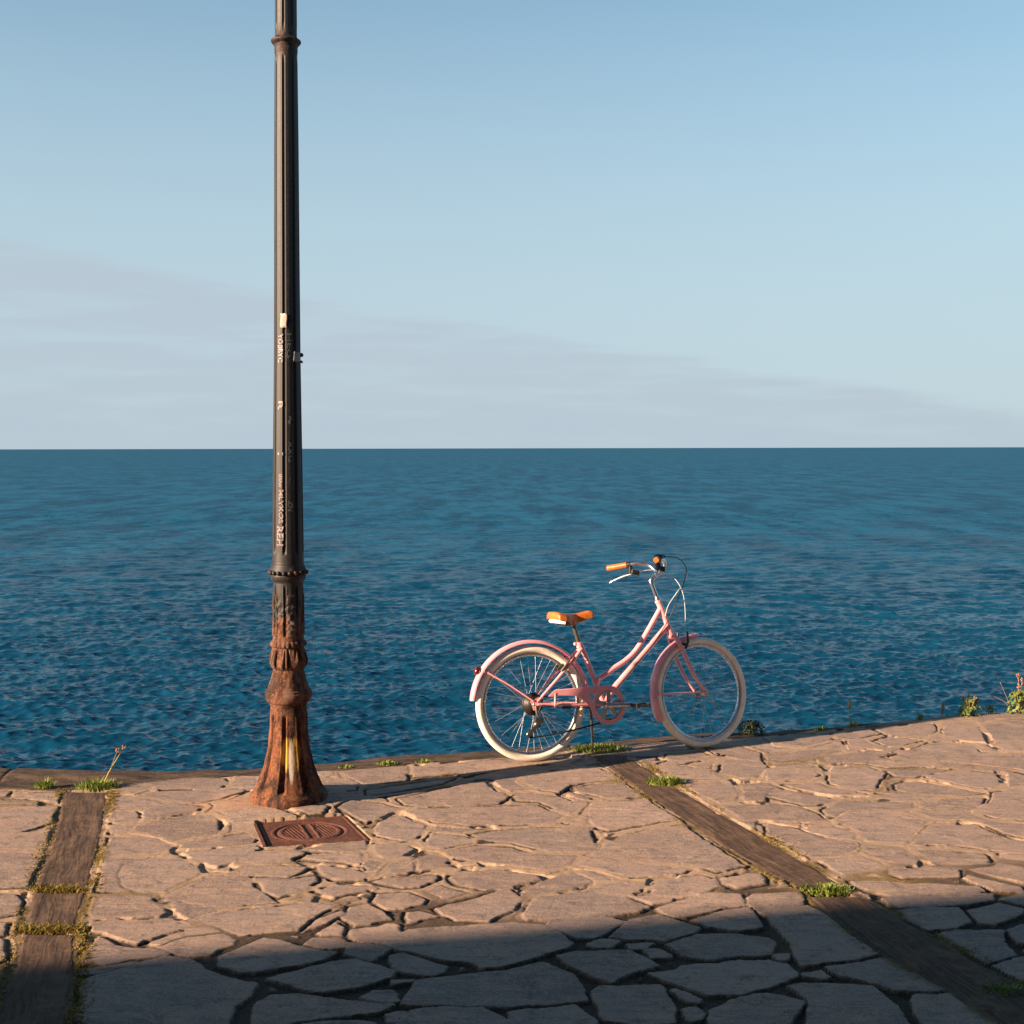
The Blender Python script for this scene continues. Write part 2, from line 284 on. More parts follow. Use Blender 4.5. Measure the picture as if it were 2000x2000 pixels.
STONES = """
A 860,290 1000,290 1180,330 1240,350 1170,370 1050,385 900,400 875,370
A 880,200 1150,170 1400,140 1700,150 1730,180 1650,235 1180,235 1140,215 1000,265 930,235
A 1060,275 1200,245 1720,240 1850,250 1850,270 1700,310 1500,335 1260,318 1180,300
A 1760,190 1830,155 1932,145 1960,240 1870,255 1750,225
A 1090,400 1250,350 1480,360 1530,380 1480,410 1200,455 1080,470
A 840,415 1030,405 1050,430 1020,475 840,495
A 1045,555 1015,520 1150,485 1400,435 1590,435 1650,480 1670,540 1640,575 1450,595 1300,635 1220,600
A 815,595 1000,588 1180,605 1300,680 1200,712 900,735 790,730
A 1340,690 1385,645 1680,595 1850,565 1932,620 1900,645 1700,665
A 830,510 980,515 955,560 828,575
A 1370,712 1780,672 1932,660 1980,680 1860,735 1750,785 1630,822 1560,795 1440,750
A 915,960 895,865 945,805 1150,762 1340,752 1515,832 1525,862 1350,950 1240,1010 1050,1010
A 785,765 1080,765 930,802 878,870 895,950 950,1015 738,1010
P 315,1755 409,1709 489,1713 500,1733 541,1761 435,1771 326,1757
A -300,370 445,365 425,480 330,515 140,565 -300,600
A -300,620 160,585 380,520 395,590 340,655 170,685 -300,700
A -300,725 180,715 290,735 325,790 235,900 225,980 -300,1000
A 100,265 455,250 445,335 200,305 95,300
A -300,240 85,250 60,285 -300,320
E -300,20 130,20 180,100 150,175 -300,230
E -300,245 65,240 35,330 -300,420
E -300,450 25,350 45,380 15,520 -300,600
E 655,180 695,55 1100,35 1155,62 1262,158 1180,188 1000,195 680,185
E 695,222 1280,208 1395,245 1435,268 1200,335 1022,388 935,365 800,310 695,302
E 645,545 645,500 745,340 895,408 1030,428 1195,438 1270,482 1050,515 850,545
E 1110,400 1240,350 1460,280 1560,275 1650,310 1400,335 1210,402
E 1185,420 1250,405 1420,350 1680,325 1775,372 1770,405 1640,445 1570,485 1430,492 1300,468
E 615,595 1040,538 950,562 700,618 615,625
E 550,945 618,880 650,820 610,712 700,655 1000,568 1250,500 1440,520 1550,595 1700,648 1850,690 1920,705 1890,780 1770,870 1720,960 1700,1100 1200,1100 700,1015
E 1300,95 1600,125 1640,145 1425,208 1385,185 1325,150
F -430,205 -250,158 100,120 400,88 625,105 550,150 425,212 325,295 200,302 0,322 -130,332 -290,275
F 360,305 445,222 650,148 660,178 575,228 478,265
F 460,310 505,285 600,235 660,272 635,325 480,335
F 700,112 850,95 955,142 1022,208 860,243 735,262 708,238 635,200 680,178
F 710,280 870,265 1060,238 1100,250 1090,298 995,345 935,392 820,382 708,348
F 370,400 425,357 620,357 680,372 662,424 520,426
F -280,555 -270,500 -100,428 60,358 200,376 380,436 590,472 495,522 100,588 -100,610 -230,580
F 695,388 930,415 1015,432 860,522 670,478
F 962,400 1030,335 1155,282 1500,264 1932,240 2160,254 2290,305 2385,390 2345,425 2130,492 1932,550 1700,582 1600,532 1430,522 1060,428
F 110,660 560,540 750,520 870,550 1045,605 1035,645 800,722 500,762 405,752
F 1020,485 1110,470 1425,575 1405,610 1320,640 1090,602 1020,540
F 1030,686 1185,676 1045,708
F 800,805 890,760 1025,758 1065,830 1030,842 850,822
F 0,860 100,798 300,778 480,808 700,838 1025,864 940,905 700,942 300,982 -30,1060
F 1100,856 1210,685 1500,648 1932,598 2170,540 2230,568 2390,635 2438,700 2495,815 2395,830 1932,872 1500,872 1200,872
F 1065,1020 1160,915 1400,898 1700,898 1850,966 1945,1015 1960,1100 1000,1100
F 990,938 1105,918 1035,992 995,995
F 200,1030 500,998 800,990 890,1010 900,1100 100,1100
F 870,80 905,15 1150,5 1290,60 1270,95 1120,132 985,132
F 1130,155 1250,148 1390,185 1285,215 1215,235 1135,245 1118,200
F 1345,130 1480,88 1750,20 1900,-30 2020,52 1950,128 1755,230 1500,218 1405,185
G 90,170 138,98 200,45 600,-12 850,35 1035,112 955,155 600,192 115,205
G 262,250 290,222 700,198 845,232 618,350 485,342 368,288
G 885,35 1240,25 1190,75 1060,95 988,68
G 1090,130 1250,78 1500,16 1735,28 1750,115 1580,132 1300,192 1190,182
G 890,222 1100,182 1200,215 1405,282 1345,322 1150,372 900,362 752,346 808,292
G 1365,222 1550,168 1775,140 1840,200 1880,275 1720,302 1485,272
G 1790,108 1780,62 1835,28 2220,8 2190,105 2050,172 1960,202 1865,172
G 580,400 700,366 812,382 718,428 622,424
G 880,404 1070,402 1000,434 905,434
G 355,490 500,458 720,456 900,458 1085,560 1030,582 850,642 740,690 605,642 505,584 410,538
G 1022,446 1095,438 1188,482 1165,495 1055,504
G 1170,404 1400,338 1700,328 1932,356 1985,382 1950,472 1700,492 1450,512 1305,490
G 1035,622 1245,597 1290,568 1700,530 1932,520 2080,548 2142,602 2130,652 1932,722 1700,770 1485,770 1205,684
G 612,762 648,728 1115,708 1172,792 1220,880 1208,980 1000,1004 705,972 648,850
G 1208,745 1240,738 1410,805 1410,832 1300,814
G 1290,886 1378,872 1432,912 1430,952 1360,970 1325,940
G 1492,902 1702,808 1932,778 2080,808 2188,834 2178,860 2090,970 2040,1100 1510,1100
G -20,925 200,897 478,868 550,925 628,982 630,1100 0,1100
H 22,190 135,158 300,118 395,165 632,295 835,468 700,502 275,552 212,500 180,390 60,262
H 442,580 600,558 850,513 945,526 1122,626 1325,747 1150,758 950,742 805,704 568,635
H 260,622 400,606 450,650 400,664 268,646
H 165,720 205,708 500,706 775,726 872,794 950,862 1045,982 1085,1100 310,1100 310,820 212,742
H 1092,822 1135,788 1395,778 1590,902 1735,1015 1690,1100 1262,1100 1110,898
H 50,484 155,476 145,515 85,515
H 865,62 1200,36 1700,24 1690,64 1500,104 1200,134 940,126
H 955,152 1435,136 1530,240 1400,284 1190,294 1060,238
H 1245,342 1400,308 1770,306 1770,380 1865,488 1650,548 1460,428
H 1515,152 1750,98 1920,134 1920,166 1700,252 1610,238
H 1810,300 1990,245 2400,230 2400,420 2020,425 1910,395
H 1715,574 1920,508 2400,470 2400,760 2000,735 1860,658
H 1760,62 1932,16 2400,-10 2400,110 1860,94
B 455,110 560,94 582,130 505,160
B 650,112 800,78 1150,68 1140,165 1000,185 800,190 705,148
B 1180,108 1195,66 1932,8 2290,-32 2320,0 1932,55 1600,112 1250,143 1175,145
B 505,205 690,168 770,210 750,255 505,285
B 830,242 1160,195 1500,155 1400,198 1050,254 835,285
B 1072,300 1400,228 1725,178 1795,245 1920,290 1840,345 1600,362 1200,354 1118,345
B 1140,410 1220,382 1850,366 2130,352 2308,440 2220,484 1960,504 1600,509 1330,484
B 250,405 515,385 552,392 505,438 405,445
B 612,392 720,336 930,334 1055,364 1090,372 900,464 830,484 710,428
B 890,520 928,484 1100,428 1278,512 1222,595 1130,632 905,586
B 1280,620 1338,568 1600,598 1645,640 1400,692 1310,674
B 1622,582 1800,548 2130,523 2520,528 2558,600 2568,694 2450,712 2230,712 1932,644 1752,634
B 1452,704 1680,662 1932,677 2100,727 2230,737 2415,746 2368,815 2200,842 1932,812 1650,783 1500,765
B 340,690 500,656 845,618 822,685 600,708 400,694
B 375,727 790,722 808,778 765,802 500,773 340,756
B 880,700 898,646 1145,667 1195,692 1095,752 962,762
B 1230,785 1220,745 1350,727 1440,762 1450,815 1225,860
B 1012,800 1100,777 1180,758 1190,845 1145,872 1005,862
B 790,810 855,778 955,792 890,838 850,850
B 475,808 760,838 850,874 820,922 600,922 505,892 450,846
B 870,928 1000,898 1370,878 1388,908 1245,970 1100,982 955,952
B 1445,900 1505,858 1750,848 1932,858 2110,886 2140,918 1932,970 1720,1000 1500,950
B -100,700 300,688 385,712 180,785 -100,790
B -100,810 180,810 405,818 315,872 250,895 -100,885
B 5,905 300,910 460,880 478,930 395,990 175,1060 55,1012
B 440,1010 600,958 815,968 840,1005 700,1030 600,1060
C 90,180 155,118 340,90 500,98 635,58 785,158 650,174 445,204 362,262 205,244
C 640,196 850,188 1015,298 1000,296 760,302 620,284 452,236 460,222
C 215,335 40,325 8,290 65,266 350,288 450,326 568,342 430,422 305,375
C 582,400 600,336 750,328 1035,318 1140,402 1265,466 1000,502 735,550 628,515 580,460
C 390,488 455,456 545,446 552,474 430,495
C 672,700 708,648 850,578 1285,508 1440,604 1730,800 1775,825 1550,872 1400,812 1100,782 800,752 612,735
C 485,808 605,758 1000,808 1335,845 1295,872 900,902 705,852
C 112,990 225,927 440,858 605,930 550,964 300,1003 150,1032 62,1008
C 1572,920 1800,868 1865,876 1925,920 1920,955 1700,992 1588,955
C 1052,962 1105,928 1415,888 1530,922 1558,978 1395,1042 1062,1052
C 692,962 880,927 988,962 970,1008 800,1052 575,1018
C 500,866 620,858 728,920 640,932
C -50,868 180,888 188,918 60,944 -50,955
C 1100,42 1200,8 1500,-22 1590,-8 1300,44 1185,54
C 1110,76 1330,67 1520,114 1588,160 1330,182 1210,136
C 1312,212 1640,178 1708,280 1690,334 1562,343 1410,278
C 1562,102 1605,18 1890,26 1920,70 1830,152 1702,143
C 1742,205 1932,197 2040,232 1925,280 1925,334 1768,334
C 1592,375 1932,357 2095,377 2188,400 1960,472 1748,472
D -10,215 200,256 445,296 500,320 378,362 275,362 0,296
D 105,204 380,197 495,236 730,265 745,286 500,284 255,246
D 452,160 488,57 760,67 888,112 832,196 795,244 565,225 470,196
D -10,106 330,88 390,130 238,173 -10,174
D -10,338 255,377 362,414 455,484 200,483 -10,474
D 412,390 562,327 900,327 1080,336 1098,375 900,388 605,392 508,440 440,426
D 492,470 622,407 980,417 1195,482 1032,642 745,633 712,566 590,514
D 250,544 480,518 648,580 632,622 455,604
D -10,508 200,537 420,628 645,652 680,680 535,743 355,752 155,654 -10,590
D 1075,655 1238,517 1560,497 1695,556 1932,637 2400,700 2400,760 1932,722 1640,692 1355,652
D 1142,345 1300,307 1640,297 1592,365 1515,394 1210,364
D 1155,420 1185,388 1500,418 1700,487 2400,530 2400,640 1932,602 1785,573 1565,473 1262,463
D 955,195 1115,168 1500,238 1635,262 1500,273 1105,262 975,238
D 1190,140 1400,88 1730,118 1738,200 1645,232 1508,213
D 1675,330 1690,258 1932,228 2400,250 2400,500 1705,452 1555,388
D 892,94 1280,78 1365,94 1100,142 955,132
D 455,32 800,8 1200,47 1238,62 900,74 705,34
D 732,656 1000,687 1052,722 1138,762 1118,812 905,792 735,716
D 1190,698 1640,728 1688,770 1650,802 1255,812 1182,756 1108,704
D 395,780 700,748 840,792 848,834 565,882 492,846
D 912,836 1450,838 1438,902 1002,912 912,880
D 1712,820 1730,797 1932,828 2400,860 2400,960 1932,940 1555,855 1512,842
D 612,927 880,927 1100,948 1590,976 1625,1000 1500,1050 905,1042 650,966
D 1482,912 1505,888 1900,978 1925,1010 1700,992
D 1752,726 2400,770 2400,810 1768,763
Z 625,150 575,115 720,92 850,97 898,120 740,158
Z 930,118 905,98 1095,67 1165,90 1050,113
Z 1120,130 1200,106 1390,126 1275,153 1185,153
Z 1185,92 1115,60 1445,36 1462,76 1378,113
Z 1310,177 1422,136 1645,147 1700,186 1932,197 2300,200 2300,300 1932,284 1500,234 1255,224 1205,213
Z 1490,80 1508,40 1645,26 1682,52 1728,134 1600,124 1508,106
Z 1712,44 1800,18 2300,-6 2300,130 1960,124 1775,124
Z 632,200 742,182 900,177 948,184 838,209 700,233 545,233 530,212
Z 860,219 1110,182 1225,202 1155,216 1285,248 1060,253 865,244
Z 5,200 180,186 240,202 100,229 5,250
Z 280,202 215,172 400,157 512,192 512,244 432,233
Z 550,275 760,256 818,271 700,284 550,284
"""
polys = []
for ln in STONES.strip().splitlines():
    t, *pp = ln.split(); a = np.array([[float(c) for c in q.split(',')] for q in pp]); s = SCL.get(t, 500 / 1932); ox, oy = ORG[t]
    polys.append(ground(ox + a[:, 0] * s, oy + a[:, 1] * s))
BL = [ground([121.6, 98, 62, 44, 26, 8, -20, -50], [1543, 1640, 1728, 1805, 1869, 1915, 2000, 2080]), ground([217, 202, 181, 153, 154, 140, 128], [1543, 1640, 1728, 1807, 1895, 1983, 2080])]
BR = [ground([1150, 1178.6, 1331, 1486.5, 1562, 1603.5, 1722.6, 1847, 1950, 2060], [1478, 1495.5, 1604, 1702.6, 1740, 1779, 1864, 1931, 1996, 2066]),
      ground([1215, 1240.7, 1375, 1499.5, 1629, 1702, 1810.6, 1927, 2000, 2120], [1467, 1482.6, 1568, 1640, 1715.5, 1758, 1820, 1885, 1926, 1993])]
def bx(B, y): return np.interp(y, B[::-1, 1], B[::-1, 0])
def in_beam(x, y, S):
    """signed distance-like value, positive inside the beam slot"""
    return np.minimum(x - bx(S[0], y), bx(S[1], y) - x)
COV = ground([502, 673, 722, 523], [1606, 1591, 1638, 1653])
def sdpoly(px, py, V):
    n = len(V); d = np.full(px.shape, 1e9); ins = np.zeros(px.shape, bool)
    for i in range(n):
        a = V[i]; b = V[(i + 1) % n]; e = b - a; l = max(e @ e, 1e-12)
        t = np.clip(((px - a[0]) * e[0] + (py - a[1]) * e[1]) / l, 0, 1)
        d = np.minimum(d, (px - a[0] - t * e[0]) ** 2 + (py - a[1] - t * e[1]) ** 2)
        c = ((a[1] > py) != (b[1] > py)); 
        with np.errstate(divide='ignore', invalid='ignore'): c &= px < (b[0] - a[0]) * (py - a[1]) / (b[1] - a[1]) + a[0]
        ins ^= c
    return np.where(ins, 1, -1) * np.sqrt(d)
xs = np.concatenate([np.arange(-6.6, -3.3, .035), np.arange(-3.3, 4.05, .0062), np.arange(4.05, 7.6, .035)])
NV = 900; NX = len(xs)
y0 = 3.3
vv = np.linspace(0, 1, NV) ** 1.12
Xg = np.repeat(xs[None], NV, 0); Yg = y0 + (edge_y(xs)[None] - y0) * vv[:, None]
wx = Xg + .015 * fbm(Xg, Yg, 13, 6, 3, .66); wy = Yg + .015 * fbm(Xg, Yg, 13, 6, 6, .66)
best = np.full(Xg.shape, -1.0); sid = np.full(Xg.shape, -1)
for k, V in enumerate(polys):
    lo = V.min(0) - .12; hi = V.max(0) + .12
    c0, c1 = np.searchsorted(xs, [lo[0], hi[0]])
    if c1 - c0 < 2: continue
    rows = np.where((Yg[:, c0:c1].max(1) > lo[1]) & (Yg[:, c0:c1].min(1) < hi[1]))[0]
    if len(rows) < 2: continue
    sl_ = (slice(rows[0], rows[-1] + 1), slice(c0, c1))
    d = sdpoly(wx[sl_], wy[sl_], V); u = d > best[sl_]
    best[sl_] = np.where(u, d, best[sl_]); s_ = sid[sl_]; s_[u] = k; sid[sl_] = s_
# fallback cells where nothing was traced (outside the picture and small leftovers)
NS = 260; sp = np.stack([rng.uniform(-7.5, 8.5, NS), rng.uniform(3, 9.6, NS)], 1)
d1 = np.full(Xg.shape, 9.0); d2 = np.full(Xg.shape, 9.0); ci = np.zeros(Xg.shape, int)
for k, (a, b_) in enumerate(sp):
    c0, c1 = np.searchsorted(xs, [a - 1.6, a + 1.6]); 
    if c1 <= c0: continue
    d = np.hypot((wx[:, c0:c1] - a) * .8, wy[:, c0:c1] - b_); s1 = d1[:, c0:c1]; s2 = d2[:, c0:c1]; cc = ci[:, c0:c1]
    n1 = d < s1; s2[:] = np.where(n1, s1, np.minimum(s2, d)); cc[n1] = k; s1[:] = np.where(n1, d, s1)
fb = (d2 - d1) * .5 - .012
use = best < -.05
best = np.where(use, np.minimum(fb, -best - .05), best); sid = np.where(use, 1000 + ci, sid)
nst = 1400; sh = rng.uniform(-.0006, .0032, nst); tx = rng.uniform(-.006, .006, nst); ty = rng.uniform(-.006, .006, nst); tone = rng.uniform(0, 1, nst)
cx = np.zeros(nst); cy = np.zeros(nst)
for k, V in enumerate(polys): cx[k], cy[k] = V.mean(0)
cx[1000:1000 + NS] = sp[:, 0]; cy[1000:1000 + NS] = sp[:, 1]
h_st = sh[sid] + tx[sid] * np.clip(Xg - cx[sid], -.25, .25) + ty[sid] * np.clip(Yg - cy[sid], -.25, .25)
deep = sstep(Yg - .19 * Xg + .25 * fbm(Xg, Yg, 1.3, 3, 4), 4.98, 4.66)       # mortar lost on the near side
pit_ = sstep(fbm(Xg, Yg, 5.2, 3, 7), .30, .40)                                    # missing mortar here and there
best = best + .0065 * (1 - deep) + .0135 * deep
crack_shade = np.exp(-((best - .0005 + .003 * fbm(Xg, Yg, 40, 3, 2)) / (.0075 + .006 * fbm(Xg, Yg, 5, 2, 1))) ** 2) * sstep(fbm(Xg, Yg, 3.1, 3, 6) + .5 * fbm(Xg, Yg, 11, 2, 2) + .06, .08, .15) * (1 - deep)  # open cracks, band widened so the dark colour covers their shade too
fill = (h_st - .0012) * (1 - deep) - .013 * deep - .010 * pit_ * (1 - deep) + .0022 * fbm(Xg, Yg, 22, 4, 1)
edge = sstep(best, -.002, .0045)
lay = .0014 * fbm(Xg * .5, Yg, 20, 5, 2) + .0010 * np.sign(fbm(Xg * .5, Yg, 5, 4, 5)) * sstep(np.abs(fbm(Xg * .5, Yg, 5, 4, 5)), .0, .05)
Zg = gbase(Xg, Yg) - .008 * crack_shade + np.where(edge > 0, fill * (1 - edge) + (h_st + lay - .0012 * (1 - sstep(best, 0, .012))) * edge, fill)
joint = 1 - sstep(best + .004 * fbm(Xg, Yg, 30, 3, 4) - .0035 * deep, -.0015, .004)
tn = np.clip(tone[sid] * .8 + .1 + .25 * fbm(Xg, Yg, 2.5, 3, 3), 0, 1)
moss = .6 * joint * sstep(fbm(Xg, Yg, 2.2, 4, 6), .30, .5)
for S in (BL, BR):
    ib = np.where(Yg > S[0][0, 1] - .0, -1.0, in_beam(Xg + .02 * fbm(Xg, Yg, 7, 3, 2), Yg, S))
    Zg = np.where(ib > .035, gbase(Xg, Yg) - .035, np.where(ib > -.006, gbase(Xg, Yg) - .0035 + .002 * fbm(Xg, Yg, 30, 3, 2), Zg))
    mb = sstep(ib, -.05, -.008) * sstep(fbm(Xg, Yg, 6, 4, 1) + .05, -.1, .25)
    moss = np.maximum(moss, mb); Zg += .006 * mb * (fbm(Xg, Yg, 40, 3, 3) + .3) * (ib < -.004)
    joint = np.maximum(joint, (ib > -.008) * 1.0)
ic = sdpoly(Xg, Yg, COV); Zg = np.where(ic > -.006, gbase(Xg, Yg) - .03, Zg); joint = np.maximum(joint, (ic > -.03) * sstep(ic + .02 * fbm(Xg, Yg, 12, 3, 1), -.035, -.02))
iy = innr_y(xs)[None] - Yg                                                       # <0 beyond the inner line: rough coping
cop = sstep(iy, .02, -.012)
ey = (edge_y(xs)[None] - Yg)
cz = gbase(Xg, Yg) - .010 + .012 * fbm(Xg * .4, Yg, 9, 5, 4) + .02 * sstep(ey, .20, .14) * sstep(Xg, -1.9, -2.3) - .022 * np.exp(-((iy + .015) / .018) ** 2) - .02 * sstep(ey, .02, 0)
jn = np.zeros_like(xs)
for q in (-2.82, -1.25, .35, 1.65, -4.4, 3.1, 4.9): jn = np.maximum(jn, np.exp(-((xs - q) / .012) ** 2))
cz -= .007 * jn[None]
Zg = Zg * (1 - cop) + cz * cop; joint *= (1 - cop); moss *= (1 - cop * .7)
moss = np.maximum(moss, .8 * np.exp(-((iy + .01) / .03) ** 2) * sstep(fbm(Xg, Yg, 3.5, 3, 2), .0, .3))
P = np.stack([Xg.ravel(), Yg.ravel(), Zg.ravel()], 1)
me = grid_mesh('paving', P, NV, NX)
la = me.color_attributes.new('layers', 'FLOAT_COLOR', 'POINT')
la.data.foreach_set('color', np.stack([joint, tn, moss, cop], -1).astype(np.float32).ravel())
lb = me.attributes.new('crack_shade', 'FLOAT', 'POINT'); lb.data.foreach_set('value', (np.clip(crack_shade * 1.25, 0, 1) * (1 - cop)).astype(np.float32).ravel())
tag(link('paving', me, None, M_pave, True), kind='structure')
def gz(x, y):
    """height of the finished surface near a point"""
    j = int(np.clip(np.searchsorted(xs, x), 0, NX - 1)); i = int(np.clip(np.searchsorted(Yg[:, j], y), 0, NV - 1)); return float(Zg[i, j])
# rest of the quay behind the camera and the drop to the sea
bk = []
for j in range(NX): bk += [(xs[j], -14, -.012), (xs[j], y0, Zg[0, j] if True else 0)]
bk = np.array(bk).reshape(NX, 2, 3).transpose(1, 0, 2).reshape(-1, 3)
me = grid_mesh('promenade', bk, 2, NX); la = me.color_attributes.new('layers', 'FLOAT_COLOR', 'POINT')
la.data.foreach_set('color', np.tile([0, .4, 0, 0], (len(bk), 1)).astype(np.float32).ravel())
tag(link('promenade', me, None, M_pave, False), kind='structure')
ex = np.concatenate([np.linspace(-45, -6.6, 40), xs[::6], np.linspace(7.6, 60, 50)])
M_wall = mat('quay_stone', (.16, .125, .095), .9, var=(.08, .065, .05), scale=4, bump=.8)
rowsw = []
for k, (dz, dy) in enumerate([(0, 0), (-.03, .012), (-.5, .03), (-2, .10), (-5, .3), (-11.5, .8)]):
    z0 = np.interp(ex, xs, Zg[-1]) + dz; rowsw.append(np.stack([ex, edge_y(ex) + dy + (.03 * fbm(ex, ex * 0 + k, 2, 4, 1) if k > 1 else 0), z0], 1))
tag(link('quay_wall', grid_mesh('quay_wall', np.concatenate(rowsw), len(rowsw), len(ex)), None, M_wall, False), kind='structure')
for nm, xa, xb in (('side_ground', -45, -6.6), ('side_ground', 7.6, 60)):
    q = np.linspace(xa, xb, 40); rr = [np.stack([q, q * 0 - 14, q * 0 - .01], 1), np.stack([q, q * 0 + 3.3, q * 0 - .004], 1), np.stack([q, edge_y(q), np.interp(q, xs, Zg[-1])], 1)]
    me = grid_mesh(nm, np.concatenate(rr), 3, 40); la = me.color_attributes.new('layers', 'FLOAT_COLOR', 'POINT')
    la.data.foreach_set('color', np.tile([0, .4, 0, 0], (120, 1)).astype(np.float32).ravel()); tag(link(nm, me, None, M_pave), kind='structure')

# ------------------------------------------------------------ timber sleepers let into the paving
def beam(S, ya, yb, label, swirl=1.0, n=None):
    """S edge curves, from depth ya to yb; local x runs along the timber"""
    cxm = .5 * (bx(S[0], (ya + yb) / 2) + bx(S[1], (ya + yb) / 2)); c = Vector((cxm, (ya + yb) / 2, 0))
    d = Vector((.5 * (bx(S[0], yb) + bx(S[1], yb)) - .5 * (bx(S[0], ya) + bx(S[1], ya)), yb - ya, 0)).normalized(); a = math.atan2(d.y, d.x)
    nr = max(40, int((yb - ya) / .007)); nc = 44
    yy = np.linspace(ya, yb, nr)[:, None] + np.zeros(nc)[None]; t = np.linspace(0, 1, nc)[None] + np.zeros((nr, 1))
    l = bx(S[0], yy) + .007; r = bx(S[1], yy) - .007; xx = l + (r - l) * t + .008 * fbm(yy, t * 0, 7, 3, 2)
    dist = np.minimum(np.minimum(xx - l, r - xx), np.minimum(yy - ya, yb - yy))
    u = (xx - c.x) * math.cos(-a) - (yy - c.y) * math.sin(-a); v_ = (xx - c.x) * math.sin(-a) + (yy - c.y) * math.cos(-a)
    z = gbase(xx, yy) - .001 + .0022 * fbm(u * .12, v_ + .05 * fbm(u, v_, 2, 2, 1) * swirl, 38, 5, 3) + .003 * fbm(u, v_, 9, 3, 5) - .0045 * (1 - sstep(dist, .002, .022)) - .02 * (dist < .002)
    P = np.stack([u.ravel(), v_.ravel(), z.ravel()], 1)
    me = grid_mesh('timber_sleeper', P, nr, nc)
    o = link('timber_sleeper', me, None, M_wood, True); o.location = (c.x, c.y, 0); o.rotation_euler = (0, 0, a)
    # body under the top face
    mb = MB(); w_ = float(np.mean(r - l)); L_ = (yb - ya) / max(d.y, .2)
    return tag(o, label, 'timber sleeper', 'timber sleepers let into the paving')
Y = lambda px, py: float(ground([px], [py])[0, 1])
beam(BL, Y(120, 1731), Y(150, 1545), 'long brown weathered timber sleeper with swirling grain, in the left paving strip nearest the sea')
beam(BL, Y(100, 1808), Y(110, 1741), 'short dark brown timber sleeper with straight cracked grain, between two mossy joints', .2)
beam(BL, 3.35, Y(90, 1822), 'dark timber sleeper overgrown with ochre moss, half in shadow at the bottom left')
beam(BR, Y(1600, 1738), Y(1215, 1482), 'long sunlit brown timber sleeper running diagonally from the bicycle to the grass clump')
beam(BR, 3.35, Y(1640, 1750), 'black looking timber sleeper lying in shadow at the bottom right')

